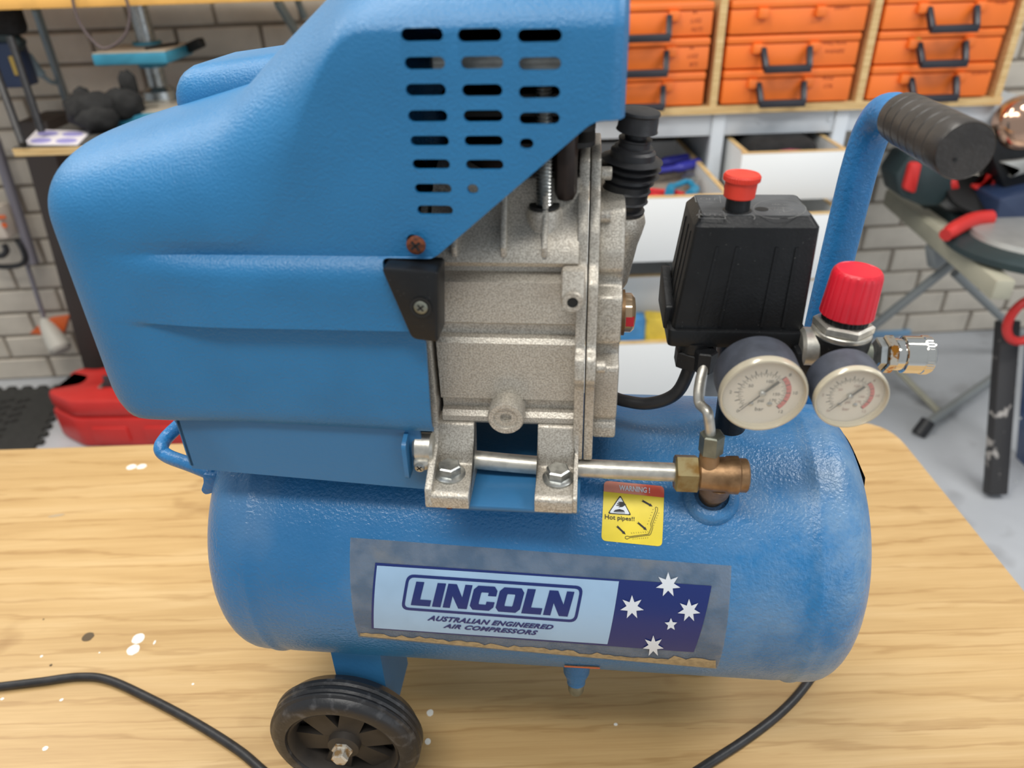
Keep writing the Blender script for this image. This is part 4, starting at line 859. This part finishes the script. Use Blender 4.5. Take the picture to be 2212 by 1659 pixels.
where = {(0, 0): 'bottom case of the rack column nearest the compressor cover', (0, 1): 'middle case of the rack column nearest the compressor cover', (0, 2): 'top case of the rack column nearest the compressor cover',
         (1, 0): 'bottom case of the centre rack column', (1, 1): 'middle case of the centre rack column', (1, 2): 'top case of the centre rack column, its handle missing',
         (2, 0): 'bottom case of the right rack column behind the grip', (2, 1): 'middle case of the right rack column, green tag on its lid', (2, 2): 'top case of the right rack column'}
for c in range(3):
    for r in range(3):
        xa_, xb_ = cols[c]; xa_ += .004; xb_ -= .006 + .004 * (2 - r) * .5
        za, zb2 = G + rows_z[r] + .0015, G + rows_z[r + 1] - .0015; yf = RYF + random.uniform(-.002, .004)
        cs = thing('orange_case', 'orange plastic case, ' + where[(c, r)], 'tool case', ((xa_ + xb_) / 2, yf + .14, za), 'orange cases in the plywood rack')
        bm = bmesh.new(); box(bm, (xa_, yf, za), (xb_, yf + .29, za + (zb2 - za) * .74), .005); obj('body', bm, ORANGE, cs)
        bm = bmesh.new(); box(bm, (xa_ - .001, yf - .003, za + (zb2 - za) * .745), (xb_ + .001, yf + .29, zb2), .006); obj('lid', bm, ORANGE, cs)
        m_ = (xa_ + xb_) / 2 - (.02 if c == 1 else 0); hz = za + (zb2 - za) * .60
        for sx in (-1, 1):
            bm = bmesh.new(); box(bm, (m_ + sx * .068 - .013, yf - .016, hz - .010), (m_ + sx * .068 + .013, yf + .002, hz + .012), .004); obj('handle_lug', bm, ORANGE, cs)
        if (c, r) != (1, 2):
            bm = bmesh.new(); case_handle(bm, m_ - .056, m_ + .056, hz + .002, yf - .010); obj('handle', bm, HAND, cs)
        bm = bmesh.new(); k = 0
        for s in labs.get((c, r), ()):
            text_into(bm, s, .0135, lambda a, b: V((m_ + .118 + a * .8 + .004 * k, yf - .0006, hz + .008 - k * .019 + b)), shear=.2); k += 1
        if k: obj('marker_writing', bm, MARK, cs, 0, recalc=False)
        else: bm.free()
        if (c, r) == (2, 1):
            bm = bmesh.new(); box(bm, (m_ - .064, yf - .005, zb2 - .024), (m_ - .052, yf, zb2 - .017)); obj('green_tag', bm, M('green tag', (98, 196, 96), .5), cs, 0)
# ---- steel bench frame and drawers below the rack
db = thing('drawer_bench', 'pale grey bench frame with white drawers below the orange cases', 'cabinet', (.5, 1.5, 0))
bm = bmesh.new(); box(bm, (.02, 1.415, G + .25), (1.36, 1.445, G + .3065), .002); obj('front_rail', bm, PALEG, db)
for x in (.08, .536, .85):
    bm = bmesh.new(); box(bm, (x - .017, 1.408, 0), (x + .017, 1.44, G + .3065), .002); obj('post', bm, PALEG, db)
    bm = bmesh.new(); box(bm, (x - .008, 1.44, 0), (x + .008, 1.76, G + .30)); obj('side_panel', bm, PALEG, db, 0)
bm = bmesh.new(); box(bm, (.02, 1.44, G + .28), (1.36, 1.76, G + .305)); obj('bench_top', bm, PALEG, db, 0)
for x in (.64, .82, .30):
    bm = bmesh.new(); lathe(bm, (x, 1.415, G + .283), (0, -1, 0), [(.007, 0), (.006, .003), (0, .004)], 16); obj('rivet', bm, PALEG, db)
bm = bmesh.new(); box(bm, (.02, 1.752, 0), (.86, 1.768, G + .28)); obj('back_panel', bm, DBROWN, db, 0)
def drawer(x0, x1, yf, zb_, zt_, depth=.36, floor_=True):
    bm = bmesh.new(); box(bm, (x0, yf, zb_), (x1, yf + .016, zt_), .001); d = obj('drawer', bm, WHITE, db)
    for x in (x0 + .006, x1 - .018):
        bm = bmesh.new(); box(bm, (x, yf + .0162, zb_ + .01), (x + .012, yf + depth, zt_ + .0)); s = obj('drawer_side', bm, WHITE, d, 0)
        bm = bmesh.new(); box(bm, (x, yf + .0162, zt_ + .0002), (x + .012, yf + depth, zt_ + .0025)); obj('side_edge', bm, PLY, d, 0)
    bm = bmesh.new(); box(bm, (x0 + .018, yf + depth - .012, zb_ + .01), (x1 - .018, yf + depth, zt_)); obj('drawer_back', bm, WHITE, d, 0)
    bm = bmesh.new(); box(bm, (x0 + .018, yf + .0162, zb_ + .012), (x1 - .018, yf + depth - .012, zb_ + .020)); obj('drawer_floor', bm, WHITE, d, 0)
    bm = bmesh.new(); box(bm, (x0, yf - .0004, zt_), (x1, yf + .0164, zt_ + .0012)); obj('front_edge', bm, PLY, d, 0)
    return d
# left column: top drawer pulled far out, then two closed to half open
t1 = wp(1420, 428, 1.14); b1_ = wp(1400, 566, 1.14)
drawer(.10, .512, 1.14, b1_.z, t1.z, .55)
t2 = wp(1420, 597, 1.30); b2_ = wp(1420, 694, 1.30); drawer(.10, .512, 1.30, b2_.z, t2.z, .40)
t3 = wp(1400, 742, 1.17); b3_ = wp(1400, 870, 1.17); drawer(.10, .512, 1.17, max(b3_.z, .06), t3.z, .50)
# right column
u1 = wp(1700, 330, 1.27); v1 = wp(1700, 432, 1.27); drawer(.562, .825, 1.27, v1.z, u1.z, .44)
u2 = wp(1800, 462, 1.22); drawer(.562, .825, 1.22, u2.z - .17, u2.z, .44)
drawer(.562, .825, 1.30, max(u2.z - .40, .12), u2.z - .21, .40)
# ---- things in the drawers
def pliers(name, px, py, yy, zz, ang_, mat, label, s=1.0):
    c = V((px, yy, zz)); t = thing(name, label, 'pliers', c, 'pliers in the open drawer'); ca_, sa = math.cos(ang_), math.sin(ang_)
    f = lambda u, v, h=.012: c + V(((u * ca_ - v * sa) * s, (u * sa + v * ca_) * s, h))
    for q in (-1, 1):
        bm = bmesh.new(); tube(bm, catmull([f(0, 0), f(-.03, q * .013), (f(-.07, q * .024, .016)), f(-.12, q * .020, .02)], 5), [.006 * s] * 10 + [.0095 * s] * 6, 10); obj('grip', bm, mat, t)
        bm = bmesh.new(); tube(bm, [f(-.005, 0), f(.02, -q * .009), f(.05, -q * .003)], [.007 * s, .0085 * s, .003 * s], 8); obj('jaw', bm, STEEL, t)
    bm = bmesh.new(); cyl(bm, f(0, 0, .004), f(0, 0, .022), .010 * s, 16); obj('pivot', bm, STEEL, t)
zf = b1_.z + .021
pliers('pliers', .40, 1.33, 1.40, zf + .05, 2.6, PLIERB, 'pliers with dark blue grips lying on top in the open drawer', 1.3) if False else None
tt = t1.z - .075                             # drawer contents heaped close below the rim
bm = bmesh.new(); prism(bm, rnd([(.124, 1.17), (.488, 1.17), (.488, 1.6), (.124, 1.6)], .01), 'z', zf + .001, t1.z - .050, .003); tag(obj('tool_tray', bm, M('dull tray liner', (150, 138, 124), .8, var=.1), None), 'dull beige tray lining the pulled-out tool drawer', 'tray')
zf = t1.z - .049
c0 = wp(1470, 395, 1.25)
pliers('pliers', .345, 1.34, 1.42, zf + .024, 3.5, PLIERB, 'pliers with dark blue grips at the back of the open drawer', 1.35)
pliers('pliers', .452, 1.26, 1.33, zf + .02, 1.2, PLIERT, 'pliers with teal grips on the right of the open drawer', 1.2)
pliers('pliers', .335, 1.24, 1.34, zf, 2.1, PLIERR, 'pliers with red grips beside the teal pliers in the drawer', 1.1)
pliers('pliers', .37, 1.2, 1.21, zf + .0, 2.9, NAVYP, 'pliers with near-black grips at the front of the open drawer', 1.0)
for x, z, m, lab in ((.145, 0, BLUEP, 'blue'), (.24, 0, GREENP, 'green'), (.31, 0, BLUEP, 'pale blue'), (.38, .0, YELP, 'yellow'), (.455, 0, ORP, 'orange')):
    bm = bmesh.new(); box(bm, (x - .036, 1.205, b3_.z + .04), (x + .036, 1.25, t3.z + .055), .008)
    for v in bm.verts: v.co += V((random.uniform(-1, 1), random.uniform(-1, 1), random.uniform(-1, 1))) * .004
    tag(obj('packet', bm, m, None), lab + ' packet standing in the low half-open drawer', 'packet', 'packets in the low drawer')
bm = bmesh.new(); box(bm, (.60, 1.32, v1.z + .021), (.775, 1.55, u1.z + .012), .03, seg=3)
tag(obj('dark_bag', bm, BLKC, None), 'black cloth bag stuffed in the drawer behind the pressure switch', 'bag')
bm = bmesh.new(); lathe(bm, (.665, 1.31, u1.z - .02), (1, .1, 0), [(.005, 0), (.016, .004), (.018, .03), (.014, .06), (.004, .064)], 16); tag(obj('pink_cloth_roll', bm, PINK, None), 'rolled pink cloth on the rim of the drawer by the bag', 'cloth')
# ---- left: bench, drill press and clutter
bn = thing('side_bench', 'charcoal-topped plywood bench with dark board leg by the wall', 'bench', (-.75, 1.45, 0))
f0 = wp(25, 321, 1.20); zt0 = f0.z
bm = bmesh.new(); box(bm, (f0.x, 1.20, zt0 - .018), (-.25, 1.76, zt0 - .001), .001); obj('plywood_top', bm, PLY, bn, 0)
bm = bmesh.new(); box(bm, (f0.x + .002, 1.202, zt0 - .001), (-.25, 1.76, zt0 + .0015)); obj('charcoal_sheet', bm, CHAR, bn, 0)
a_ = wp(62, 340, 1.60); b_ = wp(128, 340, 1.60); c_ = wp(205, 880, 1.60)
bm = bmesh.new(); prism(bm, [(a_.x, zt0 - .018), (b_.x, zt0 - .018), (b_.x + (c_.x - a_.x), 0), (c_.x, 0)], 'y', 1.60, 1.76, .002); obj('board_leg', bm, DBROWN, bn)
bm = bmesh.new(); box(bm, (-.32, 1.24, 0), (-.26, 1.74, zt0 - .018), .002); obj('board_leg', bm, DBROWN, bn)
z9 = zt0 + .0015
q = [flat(48, 314, z9 - G), flat(168, 314, z9 - G), flat(197, 284, z9 - G), flat(80, 281, z9 - G)]
bm = bmesh.new(); prism(bm, [(p.x, p.y) for p in q], 'z', z9, z9 + .0012); ss = tag(obj('sticker_sheet', bm, PAPER, None, 0), 'white sheet of oval lilac stickers at the bench edge', 'sheet')
for u, v in ((.27, .27), (.73, .27), (.27, .74), (.73, .74)):
    bm = bmesh.new(); pts = []
    for k in range(20):
        uu, vv = u + .19 * math.cos(k * PI / 10), v + .17 * math.sin(k * PI / 10); e = (q[0] * (1 - uu) + q[1] * uu) * (1 - vv) + (q[3] * (1 - uu) + q[2] * uu) * vv; pts.append((e.x, e.y))
    prism(bm, pts, 'z', z9 + .0012, z9 + .0016); obj('oval_sticker', bm, LILAC, ss, 0)
# black glove / pouch
pc_ = flat(214, 287, z9 - G); pz = z9
bm = bmesh.new()
for dx_, dy_, dz_, sx_2, sy_, sz_2 in ((-.02, 0, .045, .065, .05, .045), (.045, .03, .05, .05, .04, .04), (.06, .05, .095, .022, .018, .032), (-.05, .03, .075, .02, .02, .02), (.0, -.03, .03, .05, .04, .03)):
    r_ = bmesh.ops.create_icosphere(bm, subdivisions=3, radius=1)
    for v in r_['verts']:
        n_ = 1 + .10 * math.sin(v.co.x * 7 + dx_ * 90) * math.cos(v.co.z * 6)
        v.co = V((pc_.x + dx_ + v.co.x * sx_2 * n_, pc_.y + .04 + dy_ + v.co.y * sy_ * n_, max(pz + dz_ + v.co.z * sz_2 * n_, pz)))
tag(obj('cloth_pouch', bm, BLKC, None, 60), 'crumpled black cloth pouch on the bench beside the sticker sheet', 'pouch')
# drill press
DY = 1.52
dpz = thing('drill_press', 'teal bench drill press with beige table behind the compressor', 'drill press', (wp(330, 215, DY).x, DY, z9))
bs = wp(258, 292, 1.40)
bm = bmesh.new(); box(bm, (bs.x, 1.38, z9), (bs.x + .19, 1.68, z9 + .03), .008); obj('base', bm, TEAL, dpz)
bm = bmesh.new(); box(bm, (bs.x + .012, 1.39, z9 + .03), (bs.x + .178, 1.55, z9 + .034), .001); bt = obj('base_top', bm, MACH, dpz)
bm = bmesh.new(); box(bm, (bs.x + .03, 1.45, z9 + .0341), (bs.x + .09, 1.462, z9 + .0348)); obj('slot', bm, DARK, bt, 0)
cxx = wp(338, 170, 1.60).x
bm = bmesh.new(); lathe(bm, (cxx, 1.60, z9 + .03), (0, 0, 1), [(.045, 0), (.042, .02), (.03, .03), (.024, .032), (.024, wp(0, 22, 1.42).z - z9 - .036)], 28); obj('column', bm, STEEL, dpz)
ta, tb_ = wp(196, 118, 1.44), wp(357, 113, 1.44)
bm = bmesh.new(); box(bm, (ta.x, 1.44, ta.z - .026), (tb_.x, 1.62, ta.z), .004); tbo = obj('table', bm, TEAL, dpz)
bm = bmesh.new(); box(bm, (ta.x + .002, 1.443, ta.z), (tb_.x - .002, 1.618, ta.z + .003), .001); obj('table_top', bm, MACH, tbo)
bm = bmesh.new(); bar(bm, (tb_.x - .06, 1.47, ta.z + .0035), (tb_.x - .015, 1.57, ta.z + .0035), .001, .012, hint=V((0, 0, 1))); obj('slot', bm, DARK, tbo, 0)
bm = bmesh.new(); bar(bm, (tb_.x - .01, 1.60, ta.z - .012), (tb_.x + .05, 1.56, ta.z + .008), .022, .022, .004); obj('clamp_lever', bm, DARK, tbo)
bm = bmesh.new(); cyl(bm, (cxx, 1.60, ta.z - .05), (cxx, 1.60, ta.z + .01), .036, 24); obj('table_bracket', bm, TEAL, dpz)
# hanging cable loop, shelf with brackets
sy = 1.42; s0 = wp(0, 22, sy)
sh = thing('wall_shelf', 'yellow varnished shelf board with steel brackets at the upper left', 'shelf', (-.85, 1.6, s0.z))
bm = bmesh.new(); box(bm, (-1.75, sy, s0.z), (-.40, 1.77, s0.z + .026), .002); obj('board', bm, SHELFY, sh)
for (a0, a1) in (((78, 22), (150, 236)), ((598, 8), (640, 70)), ((650, 2), (700, 110))):
    pa, pb = wp(*a0, 1.50), wp(*a1, 1.755)
    if a0[0] == 650: pa, pb = wp(640, 0, 1.72), wp(660, 40, 1.72)
    bm = bmesh.new(); bar(bm, pa + V((0, 0, .01)), pb, .032, .012, .003, hint=V((1, 0, 0))); obj('bracket', bm, GSTEEL, sh)
pts = [wp(155, -40, 1.40), wp(157, 0, 1.40), wp(170, 45, 1.40), (wp(195, 82, 1.40)), wp(222, 104, 1.40), wp(250, 95, 1.40), wp(273, 70, 1.40), wp(280, 30, 1.40), wp(270, -10, 1.40), wp(260, -40, 1.40)]
bm = bmesh.new(); tube(bm, catmull(pts, 6), .0035, 8); tag(obj('hanging_cable', bm, M('grey-brown cable', (96, 84, 84), .5), None), 'thin grey cable looping down from the yellow shelf edge', 'cable')
# cordless tools and rods hanging under the shelf
t = thing('hanging_drill', 'black and blue cordless drill hanging under the shelf end', 'drill', wp(10, 60, 1.5))
p0 = wp(10, 50, 1.5); bm = bmesh.new(); box(bm, p0 + V((-.09, 0, -.03)), p0 + V((.028, .06, .05)), .02, seg=3); obj('motor_body', bm, BLKC, t)
p1 = wp(15, 88, 1.5); bm = bmesh.new(); bar(bm, p0 + V((-.04, .03, -.02)), p1 + V((.015, .03, -.02)), .04, .04, .01); obj('grip', bm, SAWG, t)
p2 = wp(10, 145, 1.5); bm = bmesh.new(); box(bm, p2 + V((-.09, 0, -.05)), p2 + V((.035, .07, .055)), .006); obj('battery', bm, NAVYP, t)
p3 = wp(28, 145, 1.495); bm = bmesh.new(); box(bm, p3 + V((-.004, 0, -.02)), p3 + V((.010, .01, .025)), .002); obj('yellow_mark', bm, M('mustard plastic', (166, 140, 66), .5), t)
for a0, a1, lab in (((-20, 120), (50, 312), 'thin black rod leaning at the bench end, outer one'), ((22, 80), (90, 285), 'thin black rod leaning at the bench end, inner one')):
    bm = bmesh.new(); e1 = wp(*a1, 1.20 if a1[0] == 50 else 1.30); cyl(bm, V((e1.x, e1.y, zt0 + .003)) if False else wp(*a0, 1.35), e1, .0085, 12); o = tag(obj('black_rod', bm, RUB, None), lab, 'rod', 'black rods at the bench end')
pts = [wp(20, 90, 1.52), wp(40, 115, 1.55), wp(58, 120, 1.58), wp(80, 150, 1.6), wp(105, 174, 1.62), wp(125, 180, 1.66)]
bm = bmesh.new(); tube(bm, catmull(pts, 5), [.009] * 10 + [.012] * 8 + [.006] * 8, 10); tag(obj('grey_strap', bm, GSTEEL, None), 'twisted grey strap from the hanging drill to the shelf bracket', 'strap')
# string trimmer leaning on the wall
tw = 1.70
st_ = thing('string_trimmer', 'string trimmer with orange guard leaning on the brick wall', 'trimmer', (wp(110, 740, tw).x, tw, wp(110, 745, tw).z))
bm = bmesh.new(); cyl(bm, wp(-12, 300, tw), wp(73, 568, tw), .0155, 16); obj('outer_tube', bm, TUBEG, st_)
bm = bmesh.new(); cyl(bm, wp(45, 530, tw + .01), wp(100, 700, tw), .007, 12); obj('shaft', bm, TUBEG, st_)
hd_ = wp(104, 718, tw); e_ = wp(126, 745, tw - .05)
bm = bmesh.new(); lathe(bm, wp(94, 690, tw), e_ - wp(94, 690, tw), [(.012, 0), (.022, .02), (.030, .06), (.034, .09), (.034, .115), (.026, .125)], 24); obj('head', bm, GREYP, st_)
bm = bmesh.new(); gpt = [wp(*p, tw - .01) for p in ((64, 720), (90, 697), (108, 690), (148, 685), (135, 725), (130, 755), (112, 735), (86, 722))]
vs = [bm.verts.new(p + V((0, d_, 0))) for d_ in (0, .02) for p in gpt]; n_ = len(gpt); bm.faces.new(vs[:n_]); bm.faces.new(vs[n_:][::-1])
for i in range(n_): bm.faces.new((vs[i], vs[(i + 1) % n_], vs[n_ + (i + 1) % n_], vs[n_ + i]))
obj('guard', bm, ORG2, st_, 30)
m0 = wp(4, 480, tw - .03); bm = bmesh.new(); box(bm, m0 + V((-.10, -.02, -.05)), m0 + V((.014, .05, .05)), .012); mb = obj('motor_cover', bm, M('off-white plastic', (216, 204, 190), .5), st_)
m1 = wp(3, 468, tw - .052); bm = bmesh.new(); box(bm, m1 + V((-.07, -.003, -.006)), m1 + V((.012, .002, .004))); obj('orange_stripe', bm, ORG2, mb, 0)
m1 = wp(10, 486, tw - .052); bm = bmesh.new(); lathe(bm, m1, (0, -1, 0), [(.008, 0), (.008, .003)], 14); obj('orange_button', bm, ORG2, mb, 0)
pts = [wp(-20, 552, tw - .03), wp(5, 552, tw - .03), wp(14, 540, tw - .03), wp(8, 528, tw - .03)]
pts2 = [wp(-30, 570, tw - .02), wp(0, 576, tw - .02), wp(30, 575, tw - .02), wp(50, 568, tw - .02), wp(54, 552, tw - .02), wp(44, 530, tw - .02), wp(36, 518, tw - .01)]
bm = bmesh.new(); tube(bm, catmull(pts2, 6), .008, 10); obj('loop_handle', bm, RUB, st_)
bm = bmesh.new(); tube(bm, catmull(pts, 6), .009, 10); obj('trigger_grip', bm, RUB, st_)
# foam mat: interlocking edge
ed = [flat(-160, 852, -.61), flat(140, 842, -.61), flat(78, 968, -.61), flat(40, 1100, -.61), flat(-160, 1100, -.61)]
pts = []
def teeth(a, b, n, amp):
    d = (b - a) / n; nn = V((d.y, -d.x, 0)).normalized() * amp
    for k in range(n):
        s_3 = a + d * k
        for u, v in ((0, 0), (.25, 0), (.2, 1), (.35, 1.25), (.65, 1.25), (.8, 1), (.75, 0)): p = s_3 + d * u - nn * v; pts.append((p.x, p.y))
teeth(ed[0], ed[1], 9, .016); teeth(ed[1], ed[2], 8, .016)
pts += [(ed[3].x, ed[3].y), (ed[4].x, ed[4].y)]
bm = bmesh.new(); prism(bm, pts, 'z', .0, .011, .001); fm = tag(obj('foam_mat', bm, MAT_, None, 20), 'charcoal interlocking foam mat on the floor under the trimmer', 'mat')
bm = bmesh.new()
for i in range(7):
    for j in range(7):
        p = flat(8 + i * 17 - j * 9, 868 + j * 15 - (i % 2) * 4, -.599)
        if p.x < ed[1].x - .05 - (ed[1].y - p.y) * .02 and p.y > 1.2: lathe(bm, V((p.x, p.y, .0109)), (0, 0, 1), [(.012, 0), (.012, .0006)], 8)
obj('dimples', bm, DARK, fm, 0, kind='stuff')
# red tool case
rc_ = thing('red_tool_case', 'red blow-moulded tool case with grey latch on the floor', 'tool case', (-1.13, 1.45, 0))
ang0 = math.radians(-2); Rm = Matrix.Rotation(ang0, 3, 'Z'); O = V((-1.10, 1.44, 0))
def rcp(x, y, z): return O + Rm @ V((x, y, z))
def prism_rc(bm, pts, z0, z1, bev):
    q = bmesh.new(); prism(q, pts, 'z', z0, z1, bev); me = bpy.data.meshes.new('t'); q.to_mesh(me); q.free(); me.transform(Matrix.Translation(O) @ Rm.to_4x4()); bm.from_mesh(me); bpy.data.meshes.remove(me)
outl = rnd([(-.235, -.11), (.33, -.11), (.33, .13), (-.20, .13), (-.25, .10), (-.31, .11), (-.335, .07), (-.31, .045), (-.265, .04), (-.262, .005), (-.325, -.005), (-.345, -.04), (-.31, -.065)], .02, 4)
bm = bmesh.new(); prism_rc(bm, outl, .0, .105, .012); obj('lower_shell', bm, REDC, rc_, 40)
bm = bmesh.new(); prism_rc(bm, [(a * .985, b * .97) for a, b in outl], .107, .165, .014); up_ = obj('upper_shell', bm, REDC, rc_, 40)
for x in (-.19, -.03, .13):
    bm = bmesh.new(); q = bmesh.new(); box(q, (x, -.117, .02), (x + .11, -.104, .075), .006); me = bpy.data.meshes.new('t'); q.to_mesh(me); q.free(); me.transform(Matrix.Translation(O) @ Rm.to_4x4()); bm.from_mesh(me); obj('side_panel', bm, REDC, rc_, 40)
bm = bmesh.new(); bar(bm, rcp(-.295, .0, .15), rcp(-.275, .045, .15), .02, .03, .004); obj('carry_handle', bm, SILV, rc_)
bm = bmesh.new(); bar(bm, rcp(-.16, -.02, .168), rcp(-.05, -.02, .168), .012, .07, .004); la = obj('latch', bm, M('grey-black latch', (56, 58, 62), .4), rc_)
bm = bmesh.new(); bar(bm, rcp(-.167, -.04, .17), rcp(-.167, .02, .17), .016, .008, .002); obj('latch_pin', bm, CHROME, la)
# ---- right: saw stand, mitre saw, scraps
ss_ = thing('saw_stand', 'folding saw stand with beige rail and grey legs on the right', 'stand', (1.25, 1.35, 0))
ZR = -.03
ra, rb = flat(1925, 425, ZR), flat(2168, 628, ZR)
bm = bmesh.new(); bar(bm, ra, rb, .045, .05, .006); obj('front_rail', bm, STANDB, ss_)
off = V((.07, .05, .008)); ra2, rb2 = flat(1985, 470, ZR + .012) , flat(2240, 660, ZR + .012)
bm = bmesh.new(); bar(bm, ra2 + V((.015, .03, 0)), ra2 + (rb2 - ra2) * .28 + V((.015, .03, 0)), .05, .035, .006); obj('sliding_rail', bm, STANDB, ss_)
bm = bmesh.new(); bar(bm, flat(1962, 405, ZR + .02), flat(2075, 480, ZR + .02), .05, .04, .004); obj('rear_rail', bm, SAWG, ss_)
j0 = flat(2052, 545, ZR - .06); j1 = flat(2040, 520, ZR - .02)
bm = bmesh.new(); bar(bm, j1 + V((-.03, -.01, .0)), j0 + V((-.03, -.01, -.03)), .035, .05, .008); obj('leg_bracket', bm, STANDG, ss_)
ft1 = flat(1985, 935, -.60); ft2 = flat(1820, 770, -.60)
lg_up = wp(2250, 745, 1.62)
bm = bmesh.new(); cyl(bm, ft1 + V((.02, .012, .02)), wp(2190, 785, ft1.y + .34), .0135, 14); obj('leg', bm, STANDG, ss_)
bm = bmesh.new(); cyl(bm, ft1 + V((0, 0, -.008)), ft1 + V((.03, .018, .03)), .021, 14); obj('foot_cap', bm, RUB, ss_)
bm = bmesh.new(); cyl(bm, wp(2062, 566, 1.42), wp(1870, 718, 1.52), .0135, 14); obj('leg', bm, STANDG, ss_)
bm = bmesh.new(); cyl(bm, wp(2062, 590, 1.55), wp(2215, 735, 1.70), .013, 12); obj('leg', bm, STANDG, ss_)
bm = bmesh.new(); cyl(bm, wp(1900, 760, 1.52), wp(2040, 902, ft1.y + .09), .0095, 12); obj('brace', bm, STANDB, ss_)
bm = bmesh.new(); bar(bm, flat(1880, 726, -.61) + V((0, 0, .012)), flat(1962, 722, -.61) + V((0, 0, .012)), .03, .022, .003); tag(obj('blue_batten', bm, M('pale blue painted wood', (132, 170, 202), .6), None), 'pale blue batten on the floor behind the chrome coupler', 'batten')
# mitre saw
ms = thing('mitre_saw', 'red and black mitre saw mounted on the stand beyond the grip', 'saw', (flat(2130, 430, .0).x, flat(2130, 430, .0).y, G + .0))
mc = flat(2190, 560, ZR + .03)
bm = bmesh.new(); lathe(bm, mc + V((.08, .06, 0)), (0, 0, 1), [(.19, 0), (.2, .006), (.2, .02), (.185, .032), (.12, .034)], 48); obj('turntable_base', bm, SAWG, ms, 40)
bm = bmesh.new(); lathe(bm, mc + V((.08, .06, .034)), (0, 0, 1), [(.15, 0), (.145, .012), (.05, .013)], 48); obj('turntable', bm, SILV, ms, 40)
pts = [flat(2042, 508, ZR + .07), flat(2070, 490, ZR + .08), flat(2105, 474, ZR + .085), flat(2140, 470, ZR + .085)]
bm = bmesh.new(); tube(bm, catmull(pts, 6), [.016] * 3 + [.019] * 16, 14); obj('mitre_handle', bm, REDC, ms, 50)
def blk(name, pts, y, th, mat, bev=.006):
    bm = bmesh.new(); prism(bm, rnd([(lambda p: (p.x, p.z))(wp(*a_, y)) for a_ in pts], .01, 3), 'y', y, y + th, bev); return obj(name, bm, mat, ms, 40)
blk('extension_wing', [(1935, 380), (1965, 335), (2050, 340), (2062, 410), (2030, 445), (1990, 445), (1945, 425)], 1.42, .10, SAWG)
blk('red_clamp', [(1952, 410), (1968, 352), (1994, 352), (1978, 420)], 1.405, .03, REDC)
blk('fence', [(2030, 440), (2070, 395), (2150, 420), (2160, 470), (2100, 490)], 1.46, .03, SILV)
blk('red_stop', [(2048, 392), (2070, 385), (2075, 412), (2052, 415)], 1.42, .03, REDC)
blk('red_bracket', [(2106, 410), (2110, 402), (2135, 402), (2150, 362), (2178, 372), (2158, 410), (2130, 420)], 1.40, .03, REDC)
lc = wp(2105, 425, 1.41); bm = bmesh.new(); lathe(bm, lc, (0, -.5, 1), [(.075, 0), (.075, .012), (.06, .014)], 32); obj('laser_ring', bm, DARK, ms, 40)
blk('motor_housing', [(2150, 300), (2180, 285), (2290, 290), (2290, 420), (2170, 410), (2140, 330)], 1.36, .12, BLK)
blk('saw_arm', [(2160, 430), (2290, 400), (2290, 560), (2180, 570), (2140, 520)], 1.30, .12, NAVYP)
blk('vent_plate', [(2162, 352), (2290, 335), (2290, 350), (2180, 385), (2205, 368)], 1.345, .02, SILV, .002)
gc = wp(2222, 268, 1.34); bm = bmesh.new(); lathe(bm, gc + V((0, .02, 0)), (-.25, -1, .25), [(.066, -.02), (.066, 0), (.060, .018), (.04, .03), (0, .034)], 40); obj('blade_guard', bm, COPPER, ms, 50)
# leaning dark plank with blue film sheet and a red strap ring
bl0 = flat(2134, 1074, -.61); bl1 = V((bl0.x + .0, bl0.y + .16, .42)); 
t = thing('leaning_panel', 'scuffed black framed panel wrapped in blue film leaning at right', 'panel', (bl0.x + .15, bl0.y + .05, 0))
dr_ = V((0, .165, .40)).normalized()
bm = bmesh.new(); bar(bm, bl0 + V((.015, 0, .012)), bl0 + V((.015, 0, .012)) + dr_ * .46, .030, .05, .003, hint=V((1, 0, 0))); obj('frame_post', bm, STRIPE, t)
bm = bmesh.new(); bar(bm, bl0 + V((.186, .004, .012)), bl0 + V((.186, .004, .012)) + dr_ * .46, .31, .02, .002, hint=V((1, 0, 0))); obj('blue_film', bm, BLUEPL, t)
for k in range(4):
    for j in range(2):
        p = bl0 + V((.06 + k * .03, -.004, .03)) + dr_ * (.02 + .17 * j); bm = bmesh.new(); lathe(bm, p, (0, -1, .4), [(.003, 0), (.0025, .002), (0, .0025)], 10); obj('staple', bm, CHROME, t)
rc0 = wp(2218, 692, bl0.y + .10); bm = bmesh.new()
tube(bm, [rc0 + V((.045 * math.cos(k * PI / 16), .0, .058 * math.sin(k * PI / 16))) for k in range(33)], .011, 12, False); tag(obj('red_hose_ring', bm, REDC, None, 50), 'red ring of hose hanging at the top of the leaning panel', 'ring')
